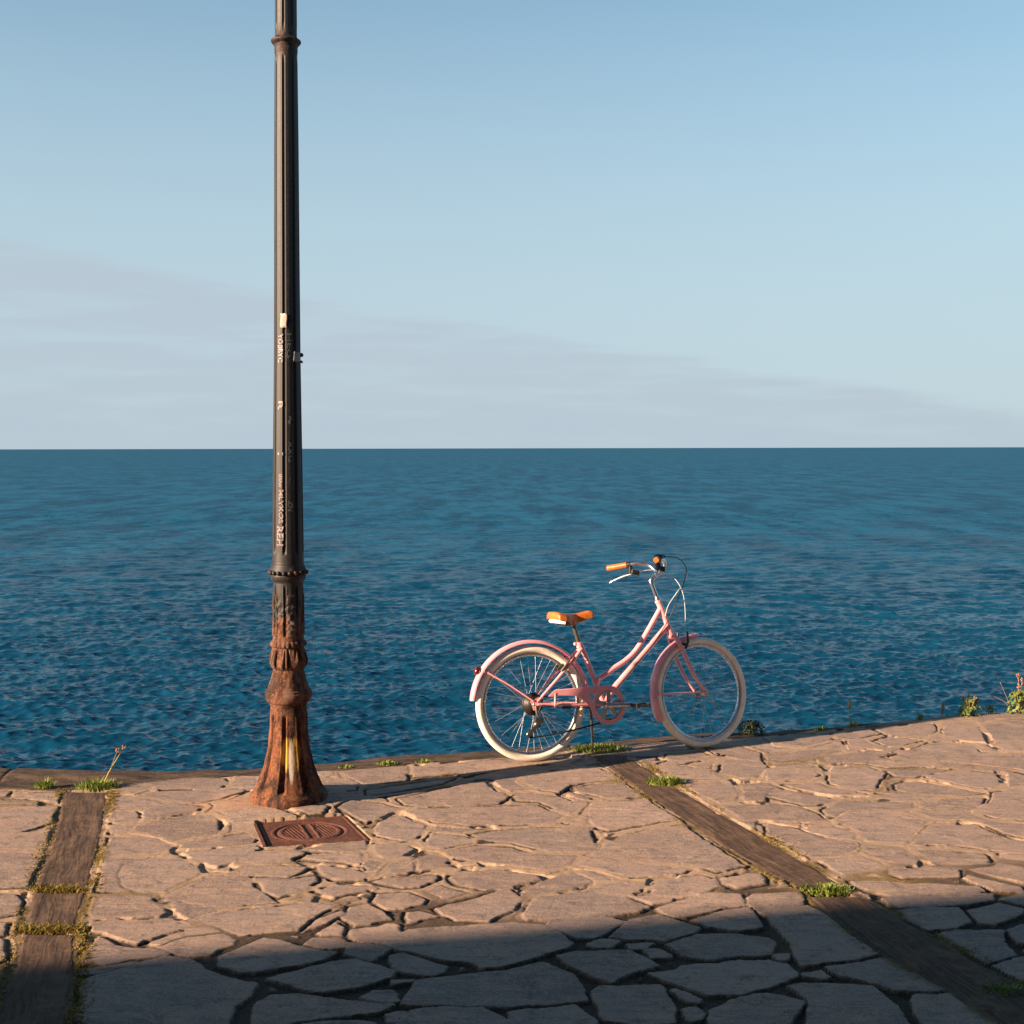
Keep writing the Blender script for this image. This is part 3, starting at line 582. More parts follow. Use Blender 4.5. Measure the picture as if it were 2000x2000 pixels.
# ------------------------------------------------------------ rusty square cover
M_rust = None
def rust_material(name, lamp=False):
    m = bpy.data.materials.new(name); m.use_nodes = True; nt = m.node_tree; b = nt.nodes['Principled BSDF']
    tc = nd(nt, 'ShaderNodeTexCoord').outputs['Object']; sp_ = nd(nt, 'ShaderNodeSeparateXYZ', {0: tc})
    n1 = nd(nt, 'ShaderNodeTexNoise', {'Vector': nd(nt, 'ShaderNodeMapping', {0: tc, 3: (1, 1, .35)}).outputs[0], 'Scale': 22.0, 'Detail': 7, 'Roughness': .68}).outputs[0]
    n2 = nd(nt, 'ShaderNodeTexNoise', {'Vector': tc, 'Scale': 90.0, 'Detail': 5, 'Roughness': .7}).outputs[0]
    rc = mixc(nt, ramp(nt, n1, .42, .60), (.030, .015, .011), (.155, .058, .027))
    rc = mixc(nt, mth(nt, 'MULTIPLY', ramp(nt, n2, .54, .70), .55), rc, (.40, .17, .06))
    rc = mixc(nt, mth(nt, 'MULTIPLY', ramp(nt, n2, .48, .36), .7), rc, (.028, .014, .010))
    rough = .8
    if lamp:
        n3 = nd(nt, 'ShaderNodeTexNoise', {'Vector': nd(nt, 'ShaderNodeMapping', {0: tc, 3: (1, 1, .16)}).outputs[0], 'Scale': 26.0, 'Detail': 8, 'Roughness': .72}).outputs[0]
        z = sp_.outputs[2]
        # how much paint is left: almost none on the foot, sound higher up
        n4 = nd(nt, 'ShaderNodeTexNoise', {'Vector': nd(nt, 'ShaderNodeMapping', {0: tc, 3: (1, 1, .5)}).outputs[0], 'Scale': 7.0, 'Detail': 4}).outputs[0]
        k = mth(nt, 'SUBTRACT', mth(nt, 'MULTIPLY_ADD', n4, 1.7, mth(nt, 'MULTIPLY_ADD', n3, .7, -.68)), mth(nt, 'ADD', ramp(nt, z, 2.05, .45), mth(nt, 'MULTIPLY', ramp(nt, z, 1.0, .5), .0)))
        k = ramp(nt, k, -.26, -.17)
        hi = ramp(nt, n3, .66, .72)
        rustm = mth(nt, 'MAXIMUM', mth(nt, 'SUBTRACT', 1.0, k), mth(nt, 'MULTIPLY', hi, .45))
        ring = mth(nt, 'MULTIPLY', ramp(nt, mth(nt, 'ABSOLUTE', mth(nt, 'ADD', z, -(CH - (103 - 877) / 383) + POSTZ)), .10, .01), ramp(nt, n3, .45, .6))
        rustm = mth(nt, 'MAXIMUM', rustm, ring)
        pc = mixc(nt, ramp(nt, n2, .4, .62), (.009, .009, .010), (.022, .019, .018))
        pc = mixc(nt, mth(nt, 'MULTIPLY', ramp(nt, n1, .58, .78), .25), pc, (.08, .068, .06))
        # old grey paint remains on the drum and the leaf collar
        grey = mth(nt, 'MULTIPLY', mth(nt, 'MULTIPLY', ramp(nt, z, .42, .62), ramp(nt, z, 1.22, 1.1)), ramp(nt, n1, .50, .64))
        rc = mixc(nt, mth(nt, 'MULTIPLY', grey, .85), rc, (.105, .088, .075))
        c = mixc(nt, rustm, mixc(nt, ramp(nt, z, 1.2, .7), pc, (.024, .017, .014)), rc)
        b.inputs['Specular IOR Level'].default_value = .38
        # sprayed yellow and white patch on the foot
        dx = mth(nt, 'MULTIPLY', mth(nt, 'ADD', sp_.outputs[0], -.010), 19.0); dz = mth(nt, 'MULTIPLY', mth(nt, 'ADD', z, -.245), 11.0)
        d = mth(nt, 'ADD', mth(nt, 'ADD', mth(nt, 'POWER', dx, 2.0), mth(nt, 'POWER', dz, 2.0)), mth(nt, 'MULTIPLY_ADD', n3, 2.6, -1.3))
        front = mth(nt, 'LESS_THAN', sp_.outputs[1], 0.0)
        c = mixc(nt, mth(nt, 'MULTIPLY', mth(nt, 'MULTIPLY', ramp(nt, d, 1.15, .55), front), .85), c, (.46, .25, .05))
        dx2 = mth(nt, 'MULTIPLY', mth(nt, 'ADD', sp_.outputs[0], -.012), 75.0); dz2 = mth(nt, 'MULTIPLY', mth(nt, 'ADD', z, -.215), 9.0)
        dd = mth(nt, 'ADD', mth(nt, 'ADD', mth(nt, 'POWER', dx2, 2.0), mth(nt, 'POWER', dz2, 2.0)), mth(nt, 'MULTIPLY_ADD', n2, 1.2, -.6))
        c = mixc(nt, mth(nt, 'MULTIPLY', mth(nt, 'MULTIPLY', ramp(nt, dd, 1.2, .5), front), .8), c, (.48, .46, .40))
        nt.links.new(mth(nt, 'MULTIPLY_ADD', rustm, .35, mth(nt, 'MULTIPLY_ADD', n2, .2, mth(nt, 'MULTIPLY_ADD', ramp(nt, z, 1.2, .7), .15, .46))), b.inputs['Roughness'])
        nt.links.new(c, b.inputs['Base Color']); hh = mth(nt, 'ADD', mth(nt, 'MULTIPLY', n1, rustm), mth(nt, 'MULTIPLY', n2, mth(nt, 'MULTIPLY_ADD', rustm, .5, .12)))
        bs = .35
    else:
        b.inputs['Roughness'].default_value = rough; hh = mth(nt, 'ADD', n1, n2); bs = .7
        nt.links.new(mixc(nt, .6, rc, (.115, .034, .018)), b.inputs['Base Color'])
    bp = nd(nt, 'ShaderNodeBump', {'Height': hh, 'Strength': bs, 'Distance': .004}); nt.links.new(bp.outputs[0], b.inputs['Normal'])
    return m
M_rust = rust_material('rusty_iron'); M_post = rust_material('painted_cast_iron', True)
cc_ = COV.mean(0); ex1 = (COV[1] + COV[2] - COV[0] - COV[3]); ang = math.atan2(ex1[1], ex1[0]); Wc = np.linalg.norm(ex1) / 2 - .02; Dc = np.linalg.norm(COV[0] + COV[1] - COV[2] - COV[3]) / 2 - .02
cv = empty('access_cover', (cc_[0], cc_[1], .0), (0, 0, ang)); tag(cv, 'square rusty iron cover with raised rings, set in the paving before the post', 'utility cover')
# corners in local space keep the slightly skewed outline
Ri = Matrix.Rotation(-ang, 2)
loc = [Ri @ Vector((p[0] - cc_[0], p[1] - cc_[1])) for p in COV]
gzc = float(gbase(np.array([cc_[0]]), np.array([cc_[1]]))[0])
def quadpt(u, v): return (loc[3] * (1 - u) + loc[2] * u) * (1 - v) + (loc[0] * (1 - u) + loc[1] * u) * v
n = 150; u, v = np.meshgrid(np.linspace(0, 1, n), np.linspace(0, 1, n)); qx = np.zeros((n, n)); qy = np.zeros((n, n))
L4 = np.array([[p.x, p.y] for p in loc])
q = (L4[3] * (1 - u[..., None]) + L4[2] * u[..., None]) * (1 - v[..., None]) + (L4[0] * (1 - u[..., None]) + L4[1] * u[..., None]) * v[..., None]
r_ = np.hypot((u - .5) * 2, (v - .5) * 2) ; bd = np.minimum(np.minimum(u, 1 - u), np.minimum(v, 1 - v))
hgt = -.004 + .006 * np.exp(-((r_ - .60) / .045) ** 4) + .004 * np.exp(-((r_ - .78) / .03) ** 4) - .010 * np.exp(-((r_ - .70) / .03) ** 4)
inner = r_ < .56
rib = .0028 * np.sign(np.sin((u * 1.0 + v * .15) * 2 * np.pi * 26)) * ((np.abs(u - .5) > .06))
hgt = np.where(inner, -.005 + rib + .008 * (np.abs(np.abs(u - .5) - .055) < .012) - .004 * (np.abs(u - .5) < .042), hgt)
hgt = np.where(r_ > .84, hgt + .0018 * np.sign(np.sin(u * 2 * np.pi * 24)) * np.sign(np.sin(v * 2 * np.pi * 24)), hgt)
hgt = np.where(bd < .035, .002, hgt); hgt = np.where((bd > .035) & (bd < .05), -.007, hgt); hgt = np.where(bd < .004, -.03, hgt)
z = gzc - .002 + np.where(hgt > -.02, hgt * .4 - .0015, hgt)
link('cover_plate', grid_mesh('cover_plate', np.stack([q[..., 0].ravel(), q[..., 1].ravel(), z.ravel()], 1), n, n), cv, M_rust, False)
# strip frame on the left side
mb = MB(); a_, b_ = loc[0], loc[3]; dirv = (b_ - a_).normalized(); nn = Vector((-dirv.y, dirv.x)); nn = nn if nn.x < 0 else -nn
for off in (.014,):
    p = (a_ + b_) / 2 + nn * off; mb.box((p.x, p.y, gzc - .004), ((b_ - a_).length, .014, .018), Matrix.Rotation(math.atan2(dirv.y, dirv.x), 3, 'Z'))
mb.build('frame_strip', M_rust, cv)

# ------------------------------------------------------------ lamp post
zp = lambda py: CH - (py - 877) / 383.0 - POSTZ
post = empty('lamp_post', (POST[0], POST[1], POSTZ), (0, R(.40), R(10.2))); tag(post, 'tall fluted cast iron lamp post, black above and rusty on its flared foot', 'lamp post')
TILT = .0
def post_part(name, prof, groove=0, gz0=0, gz1=0, gw=7.0, leaf=0, na=192, dz=.006, extra=None, cap=False):
    """prof: (photo row, half width in photo pixels)"""
    zs = np.array([zp(p[0]) for p in prof]); rs = np.array([p[1] / 383.0 for p in prof]); od = np.argsort(zs); zs = zs[od]; rs = rs[od]
    L = np.concatenate([[0], np.cumsum(np.hypot(np.diff(zs), np.diff(rs)))]); m = max(8, int(L[-1] / dz)) ; m = min(m, 420)
    tt = np.union1d(np.linspace(0, L[-1], m), L); z = np.interp(tt, L, zs); r = np.interp(tt, L, rs)
    A = np.linspace(0, 2 * np.pi, na, endpoint=False); Z = z[:, None] + 0 * A[None]; RR = r[:, None] + 0 * A[None]; AA = A[None] + 0 * Z
    deg = np.degrees(AA)
    if groove:
        g = (deg - 257 + 22.5) % 45 - 22.5; fade = sstep(Z, gz0, gz0 + .02) * sstep(Z, gz1, gz1 - .02)
        RR = RR * (1 - groove * np.exp(-(np.abs(g) / gw) ** 4) * fade + groove * .16 * np.exp(-((np.abs(g) - gw * 1.45) / 2.2) ** 2) * fade)
    if extra is not None: RR = RR + extra(AA, Z, deg)
    P = np.stack([RR * np.cos(AA), RR * np.sin(AA), Z], -1).reshape(-1, 3)
    o = link(name, grid_mesh(name, P, len(z), na, True), post, M_post, True)
    return o
def footx(A, Z, deg):
    return .0025 * fbm(deg * .05, Z * 10, 1.2, 4, 2)
post_part('foot', [(1566, 72), (1561, 74.5), (1556, 75), (1550, 73.5), (1545, 69), (1536, 63.5), (1516, 55), (1497, 48), (1477, 44), (1457, 39.5), (1418, 36.5), (1388, 35.3), (1379, 35)], .16, zp(1542), zp(1392), 5.5, extra=footx)
post_part('foot_ring', [(1380, 34), (1377, 35.5), (1372, 38), (1369, 42), (1364, 44.5), (1357, 46), (1352, 45), (1350, 43), (1347, 43), (1345, 40.5), (1342, 39)], extra=lambda A, Z, d: .001 * fbm(d * .05, Z * 20, 1, 3, 1))
post_part('neck', [(1343, 40), (1336, 37.5), (1325, 33.5), (1312, 30.5), (1306, 29.5)], extra=footx)
def leafx(A, Z, deg):
    t = np.clip((Z - zp(1307)) / (zp(1262) - zp(1307)), 0, 1)
    a = np.abs(np.sin(A * 4)); lob = a ** .7
    return .009 * lob * np.sin(t * np.pi) - .010 * np.exp(-(a / .16) ** 2) * np.sin(t * np.pi) ** .5 + .0045 * np.cos(A * 16 + t * 5 * np.cos(A * 8)) * np.sin(t * np.pi)
post_part('leaf_collar', [(1308, 27), (1305, 31), (1299, 34), (1293, 35), (1285, 34), (1277, 32), (1270, 30.5), (1262, 30)], extra=leafx, dz=.003, na=256)
post_part('collar_ring', [(1263, 30), (1261, 34), (1257, 35.5), (1253, 34), (1250, 30.5)], extra=lambda A, Z, d: .0018 * np.cos(A * 24))
def drumx(A, Z, deg):
    g = (deg - 279.5 + 22.5) % 45 - 22.5; t = (Z - zp(1235)) / (zp(1160) - zp(1235))
    orn = .006 * fbm(np.cos(A) * 1.6 + 3, Z * 26 + np.sin(A) * 1.6, 2.4, 3, 4) * np.exp(-((t - .45) / .5) ** 4)
    box = .005 * (np.abs(((deg - 291 + 45) % 90) - 45) < 24) * (np.abs(Z - zp(1200)) < .105)
    return orn + box
post_part('drum', [(1251, 30.5), (1247, 30), (1240, 29.3), (1200, 29), (1136, 29)], .10, zp(1243), zp(1140), 4.5, extra=drumx, dz=.004, na=256)
post_part('bead_ring', [(1137, 29), (1134, 30), (1130, 33), (1124, 34.5), (1120, 34), (1114, 34.5), (1110, 34), (1106, 32.5), (1102, 31), (1099, 31), (1097, 30.5)])
mb = MB()
for k in range(20):
    a = R(257 + 18 * k); rr = 35.5 / 383; mb.ball((rr * math.cos(a), rr * math.sin(a), zp(1117)), .0115, 12)
mb.build('beads', M_post, post)
post_part('shaft', [(1098, 30.6), (1080, 29.9), (950, 28.4), (876, 27.4), (700, 25), (500, 23.8), (300, 22.8), (130, 21.2), (108, 21)], .11, zp(1082), zp(133), 6.0, dz=.02)
post_part('upper_sleeve', [(124, 21.6), (116, 22.2), (114, 21.6), (108, 23), (105, 26.5), (102, 28.5), (99, 28), (97, 25), (94, 21.5), (91, 20.6)])
post_part('upper_shaft', [(92, 20.6), (40, 20.3), (0, 20.2), (-300, 17.5), (-700, 15)], .11, zp(80), zp(-650), 6.0, dz=.02)
# finial above the picture
mb = MB(); mb.lathe([(15 / 383, zp(-700)), (.07, zp(-705)), (.07, zp(-715)), (.04, zp(-725)), (.055, zp(-745)), (.03, zp(-770)), (.002, zp(-800))]); mb.build('finial', M_post, post)
def prad(py): return np.interp(py, [-300, 0, 130, 300, 500, 700, 876, 950, 1080], [17.5, 20.2, 21.2, 22.8, 23.8, 25, 27.4, 28.4, 29.9]) / 383
def wrap(P2, py, a0, off=.0012):
    """flat (x sideways, y up) metres around row py, centred on angle a0 (degrees from the viewer side, right positive)"""
    out = []
    for x, y in P2:
        z = zp(py) + y; rr = np.interp(877 - (z + POSTZ - CH) * 383, [-300, 0, 130, 300, 500, 700, 876, 950, 1080], [17.5, 20.2, 21.2, 22.8, 23.8, 25, 27.4, 28.4, 29.9]) / 383 + off
        a = R(270 + a0) + x / rr; out.append((rr * math.cos(a), rr * math.sin(a), z))
    return out
M_ink_w = mat('white_marker', (.32, .30, .30), .6, var=(.10, .09, .09), scale=120); M_ink_p = mat('pale_pink_marker', (.27, .20, .21), .6, var=(.09, .07, .07), scale=120); M_ink_d = mat('dull_marker', (.09, .11, .10), .6)
M_tape = mat('paper_scrap', (.60, .47, .40), .7, var=(.45, .33, .27)); M_tag = mat('grey_plate', (.22, .21, .20), .6, var=(.17, .165, .16))
def graffiti(text, py_top, py_bot, a0, width, m, rot=True, bold=.0):
    """lettering written down the shaft"""
    cu = bpy.data.curves.new('g', 'FONT'); cu.body = text; cu.size = 1; cu.offset = bold; cu.resolution_u = 3
    ob = bpy.data.objects.new('g', cu); sc.collection.objects.link(ob); me = bpy.data.meshes.new_from_object(ob); bpy.data.objects.remove(ob)
    V = np.array([v.co[:2] for v in me.vertices]); lo = V.min(0); hi = V.max(0); H = (py_bot - py_top) / 383
    V = (V - (lo + hi) / 2) / (hi - lo)
    V = V + .025 * np.stack([np.sin(V[:, 1] * 7 + V[:, 0] * 19), np.sin(V[:, 0] * 23)], 1) * [.4, 2.2]
    Q = np.stack([V[:, 1] * width, -V[:, 0] * H], 1) if rot else np.stack([V[:, 0] * width, V[:, 1] * H], 1)
    W3 = wrap(Q, (py_top + py_bot) / 2, a0)
    for v, p in zip(me.vertices, W3): v.co = p
    return link('graffiti', me, post, m)
graffiti('YOBBYC', 657, 712, -31, .026, M_ink_w, bold=.03)
graffiti('HEG', 657, 703, 8, .022, M_ink_d)
graffiti('R', 786, 803, -31, .024, M_ink_w, bold=.03)
graffiti('I', 884, 889, -31, .030, M_ink_w, rot=False, bold=.05)
graffiti('iliiiw', 926, 952, -29, .020, M_ink_p, bold=.02)
graffiti('MLYKOS', 956, 1020, -27, .024, M_ink_p, bold=.02)
graffiti('REH', 1026, 1064, -31, .036, M_ink_p, bold=.025)
graffiti('XXG', 862, 902, 12, .024, M_ink_d); graffiti('~', 815, 830, 10, .018, M_ink_d); graffiti('ZN', 977, 997, 10, .024, M_ink_d)
def patch(py0, py1, a0, wd, m, name, off=.003):
    n = 8; xs_ = np.linspace(-wd / 2, wd / 2, n); ys_ = np.linspace(-.5, .5, 6) * (py1 - py0) / 383
    P2 = [(x + .002 * math.sin(y * 90), y + .0015 * math.sin(x * 300)) for y in ys_ for x in xs_]
    me = grid_mesh(name, np.array(wrap(P2, (py0 + py1) / 2, a0, off)), 6, n); o = link(name, me, post, m)
    so_ = o.modifiers.new('s', 'SOLIDIFY'); so_.thickness = .0015; return o
patch(619, 646, -15, .034, M_tape, 'paper_sticker')
patch(691, 710, 45, .045, M_tag, 'grey_plate', .006)
mb = MB(); rr = prad(700)
for py, s_ in ((696, .011), (709, .007)):
    a = R(270 + 80); mb.ball((math.cos(a) * (rr + .006), math.sin(a) * (rr + .006), zp(py)), (s_, s_, s_), 10)
    mb.tube([(math.cos(a) * rr * .9, math.sin(a) * rr * .9, zp(py)), (math.cos(a) * (rr + .013), math.sin(a) * (rr + .013), zp(py) - .004)], .004, 8)
mb.build('clamp_bolt', M_blackp, post)

# ------------------------------------------------------------ bicycle
c0 = ground([1041], [1488.5])[0]; c1 = ground([1375], [1461])[0]; phi = math.atan2(c1[1] - c0[1], c1[0] - c0[0])
bz = max(gz(c0[0], c0[1]), gz(c1[0], c1[1]))
bike = empty('bicycle', (c0[0], c0[1], gz(c0[0], c0[1]) + .001), (-R(6.5), 0, phi))
bike.rotation_mode = 'XYZ'
WB = 1.091
bike.rotation_euler = (-R(6.5), -math.atan2(gz(c1[0], c1[1]) - gz(c0[0], c0[1]), WB), phi)
tag(bike, 'pink step-through bicycle with cream tyres and tan saddle, standing at the sea edge', 'bicycle')
RW = .3325; rt_ = .0215
hA = Vector((0, 0, RW)); hB = Vector((WB, 0, RW))
axT = Vector((.828, 0, .899)); axB = Vector((.898, 0, .706)); axd = (axT - axB).normalized()
STEER = Matrix.Translation(axB) @ Matrix.Rotation(R(10), 4, axd) @ Matrix.Translation(-axB)
# the bracket keeps the tyre on the ground after steering
def wheel(h, M, rear):
    mb = MB(); ring = [(h.x + (RW - rt_) * math.cos(a), 0, h.z + (RW - rt_) * math.sin(a)) for a in np.linspace(0, 2 * math.pi, 97)]
    hub = MB(); hub.lathe([(.0, -.05), (.006, -.05), (.006, -.034), (.022, -.033), (.024, -.030), (.013, -.026), (.012, .026), (.024, .030), (.022, .033), (.006, .034), (.006, .05), (0, .05)], h, (0, 1, 0), 20)
    hub.lathe([(0, -.064), (.008, -.063), (.009, -.055), (.004, -.05)], h, (0, 1, 0), 12)
    wo = hub.build('wheel', M_steel, bike, M)
    # tyre: torus with seam-free ring
    nt_, ns = 128, 18; P = []
    for i in range(nt_):
        a = 2 * math.pi * i / nt_
        for j in range(ns):
            b = 2 * math.pi * j / ns; tr = 1 + .02 * math.cos(b * 9) * (math.cos(b) > .5); rr = (RW - rt_) + rt_ * tr * math.cos(b); P.append((h.x + rr * math.cos(a), rt_ * 1.03 * math.sin(b), h.z + rr * math.sin(a)))
    t = MB(); t.add(P, [(i * ns + j, ((i + 1) % nt_) * ns + j, ((i + 1) % nt_) * ns + (j + 1) % ns, i * ns + (j + 1) % ns) for i in range(nt_) for j in range(ns)]); t.build('tyre', M_tyre, wo, M)
    prof = [(.0, -.012), (.0, -.0135), (-.008, -.014), (-.016, -.011), (-.019, -.004), (-.019, .004), (-.016, .011), (-.008, .014), (.0, .0135), (.0, .012)]
    rb = RW - 2 * rt_ + .004; P = []; k = len(prof)
    for i in range(nt_):
        a = 2 * math.pi * i / nt_
        for dr, dy in prof: rr = rb + dr; P.append((h.x + rr * math.cos(a), dy, h.z + rr * math.sin(a)))
    t = MB(); t.add(P, [(i * k + j, ((i + 1) % nt_) * k + j, ((i + 1) % nt_) * k + j + 1, i * k + j + 1) for i in range(nt_) for j in range(k - 1)]); t.build('rim', M_rim, wo, M)
    s = MB(); N = 36
    for i in range(N):
        a = 2 * math.pi * i / N + .04; side = 1 if i % 2 else -1; cr = (1 if (i // 2) % 2 else -1) * 1.15
        s.tube([(h.x + .022 * math.cos(a + cr), side * .031, h.z + .022 * math.sin(a + cr)), (h.x + (rb - .018) * math.cos(a), side * .003, h.z + (rb - .018) * math.sin(a))], .00115, 6)
        s.tube([(h.x + (rb - .033) * math.cos(a), side * .004, h.z + (rb - .033) * math.sin(a)), (h.x + (rb - .017) * math.cos(a), side * .003, h.z + (rb - .017) * math.sin(a))], .0022, 6)
    a = R(200 if rear else 160); s.tube([(h.x + (rb - .05) * math.cos(a), 0, h.z + (rb - .05) * math.sin(a)), (h.x + (rb - .018) * math.cos(a), 0, h.z + (rb - .018) * math.sin(a))], .003, 8)
    s.build('spokes', M_spoke, wo, M)
wheel(hA, None, True); wheel(hB, STEER, False)
BB = Vector((.454, 0, .300)); 
fr = MB()
fr.tube([BB, (.318, 0, .666)], .0155)                        # seat tube
fr.tube([(.316, 0, .640), (.311, 0, .672)], .019)                # collar
fr.tube([(.311, 0, .655), (.289, 0, .662)], .009); fr.ball((.287, 0, .662), .011)
fr.tube([axT, axB], .0185); fr.tube([axT, axT - axd * .014], .0215); fr.tube([axB + axd * .014, axB], .0215)
fr.tube([(.845, 0, .852), (.80, 0, .785), (.745, 0, .705), (.672, 0, .607), (.60, 0, .548), (.52, 0, .505), (.412, 0, .440)], .0158, smooth=6)
fr.tube([(.882, 0, .742), (.70, 0, .570), (.535, 0, .403), (.46, 0, .318)], .0195, smooth=1)
fr.lathe([(0, -.036), (.021, -.036), (.021, .036), (0, .036)], BB, (0, 1, 0), 20)
for s in (1, -1):
    fr.tube([(.322, s * .012, .632), (.285, s * .034, .598), (.245, s * .045, .560), (.048, s * .058, .372), (.016, s * .060, .342)], [.011, .011, .0095, .008, .007], smooth=4)
    fr.tube([(.425, s * .028, .298), (.36, s * .045, .303), (.20, s * .058, .318), (.02, s * .062, .330)], .0095, smooth=4)
    fr.prism([(-.022, .350), (.030, .372), (.046, .330), (.012, .300), (-.004, .298), (-.010, .318)], s * .060 - .0025, s * .060 + .0025)
fr.tube([(.255, .04, .568), (.255, -.04, .568)], .006, 10)
fr.build('frame', M_pink, bike)
fk = MB()
fk.tube([axB, axB - axd * .022], .0215); fk.ball(axB - axd * .03, (.03, .038, .018), 14)
for s in (1, -1):
    fk.tube([(.906, s * .022, .690), (.920, s * .038, .655), (.950, s * .048, .585), (.982, s * .052, .505), (1.022, s * .053, .425), (1.066, s * .054, .362), (1.091, s * .054, .332)], [.014, .0145, .0135, .012, .0105, .009, .008], smooth=5)
    fk.prism([(1.075, .348), (1.098, .350), (1.104, .330), (1.092, .318), (1.078, .326)], s * .054 - .0025, s * .054 + .0025)
fk.build('fork', M_pink, bike, STEER)
def mudguard(h, a0, a1, M, rad=.3635):
    m = MB(); prof = [(-.017, -.030), (-.008, -.028), (-.002, -.021), (.001, -.010), (.002, 0), (.001, .010), (-.002, .021), (-.008, .028), (-.017, .030)]; k = len(prof); n = 70; P = []
    for lay_ in (0, -.0016):
        for i in range(n + 1):
            a = R(a0 + (a1 - a0) * i / n)
            e = min(i, n - i) / 2.0; tp = 1 if e >= 1 else .62 + .38 * e
            for dr, dy in prof: rr = rad + dr + lay_; P.append((h.x + rr * math.cos(a), dy * tp, h.z + rr * math.sin(a)))
    o_ = (n + 1) * k; f = []
    for i in range(n):
        for j in range(k - 1):
            f.append((i * k + j, (i + 1) * k + j, (i + 1) * k + j + 1, i * k + j + 1)); f.append(tuple(x + o_ for x in (i * k + j, i * k + j + 1, (i + 1) * k + j + 1, (i + 1) * k + j)))
        f.append((i * k, i * k + o_, (i + 1) * k + o_, (i + 1) * k)); f.append((i * k + k - 1, (i + 1) * k + k - 1, (i + 1) * k + k - 1 + o_, i * k + k - 1 + o_))
    for i in (0, n):
        for j in range(k - 1): f.append((i * k + j, i * k + j + 1, i * k + j + 1 + o_, i * k + j + o_))
    m.add(P, f); return m.build('mudguard', M_pink, bike, M)
mgR = mudguard(hA, 12, 174, None, .366); mgF = mudguard(hB, 89, 206, STEER, .356)
for s in (1, -1):
    st = MB(); st.tube([(-.262, s * .031, .527), (-.14, s * .047, .450), (-.006, s * .066, .352)], [.0065, .0045, .0045], 8); st.build('stay', M_pink, mgR)
    st = MB(); st.tube([(.745, s * .029, .340), (.92, s * .048, .336), (1.085, s * .060, .332)], [.0045, .004, .0045], 8); st.build('stay', M_pink, mgF, STEER)
tl = MB(); tl.lathe([(0, -.004), (.020, -.002), (.022, .008), (.024, .022), (.020, .030), (0, .034)], (-.302, 0, .532), (-.94, 0, .34), 20); tl.build('tail_light', M_red, bike)
mbk = MB(); mbk.lathe([(.0, .0), (.0235, .0), (.0245, .012), (.0235, .014), (0, .014)], (-.296, 0, .530), (-.94, 0, .34), 20); mbk.build('light_housing', M_blackp, bike)
# chain guard
outer = [(.084, .375), (.124, .407), (.25, .409), (.373, .412), (.447, .414), (.49, .405), (.52, .383), (.545, .345), (.554, .29), (.542, .245), (.52, .215), (.485, .196), (.438, .189), (.40, .203), (.37, .226), (.352, .262), (.334, .303), (.30, .338), (.259, .369), (.20, .374), (.142, .378), (.103, .373)]
hc = (.452, .300); hr = .086
def strip_mesh(mb, a, b, y0_, y1_):
    """band between polylines a (outer) and b (inner), same length, extruded in y"""
    n = len(a); v = [(p[0], y0_, p[1]) for p in a + b] + [(p[0], y1_, p[1]) for p in a + b]; f = []
    for i in range(n - 1):
        f += [(i, i + 1, n + i + 1, n + i), (2 * n + i, 3 * n + i, 3 * n + i + 1, 2 * n + i + 1), (i, 2 * n + i, 2 * n + i + 1, i + 1), (n + i, n + i + 1, 3 * n + i + 1, 3 * n + i)]
    f += [(0, n, 3 * n, 2 * n), (n - 1, 3 * n - 1, 4 * n - 1, 2 * n - 1)]
    mb.add(v, f, False)
cg = MB()
idx = [3, 4, 5, 6, 7, 8, 9, 10, 11, 12, 13, 14, 15]
A_ = []; B_ = []
for i in np.linspace(0, 12, 40):
    p = (np.interp(i, range(13), [outer[k][0] for k in idx]), np.interp(i, range(13), [outer[k][1] for k in idx])); a = math.atan2(p[1] - hc[1], p[0] - hc[0]); A_.append(p); B_.append((hc[0] + hr * math.cos(a), hc[1] + hr * math.sin(a)))
A_ += [(.350, .300), (.349, .325), (.362, .355), (.373, .412)]
for p in A_[-4:]:
    a = math.atan2(p[1] - hc[1], p[0] - hc[0]); B_.append((hc[0] + hr * math.cos(a), hc[1] + hr * math.sin(a)))
strip_mesh(cg, A_, B_, -.080, -.084)
cg.prism([(.084, .375), (.124, .407), (.25, .409), (.373, .412), (.362, .372), (.330, .372), (.259, .369), (.20, .374), (.142, .378), (.103, .373)], -.080, -.084)
cg.prism([(.259, .369), (.330, .372), (.347, .338), (.350, .262), (.334, .303), (.30, .338)], -.0802, -.0838)
cg.tube([(p[0], -.081, p[1]) for p in outer + outer[:1]], .0032, 8)
cg.tube([(.123, -.081, .392), (.121, -.078, .312)], .006, 10); cg.ball((.121, -.083, .316), .008, 10)
cg.build('chain_guard', M_pink, bike)
ck = MB(); cr = (BB.x + .004, -.066, BB.z)
# chainring: rim and five arms
n = 48; P = []
for rr, yy in ((.074, -.064), (.086, -.064), (.086, -.068), (.074, -.068)):
    for i in range(n): a = 2 * math.pi * i / n; P.append((cr[0] + rr * math.cos(a), yy, cr[2] + rr * math.sin(a)))
ck.add(P, [(r0 * n + i, r0 * n + (i + 1) % n, ((r0 + 1) % 4) * n + (i + 1) % n, ((r0 + 1) % 4) * n + i) for r0 in range(4) for i in range(n)])
for k in range(5):
    a = R(90 + 72 * k); M3 = Matrix.Rotation(-a, 3, 'Y'); ck.box((cr[0] + .047 * math.cos(a), -.066, cr[2] + .047 * math.sin(a)), (.062, .005, .026), M3)
ck.lathe([(0, .058), (.026, .058), (.026, .074), (.018, .098), (0, .100)], (cr[0], 0, cr[2]), (0, -1, 0), 20)
cko = ck.build('crankset', M_rim, bike, bevel=.001)
ca = MB(); ca.tube([(cr[0] - .02, -.092, cr[2] + .001), (cr[0] + .03, -.094, cr[2]), (cr[0] + .16, -.098, cr[2] - .006)], [.018, .0155, .013], 12, flat=.6); ca.build('crank_arm', M_rim, cko)
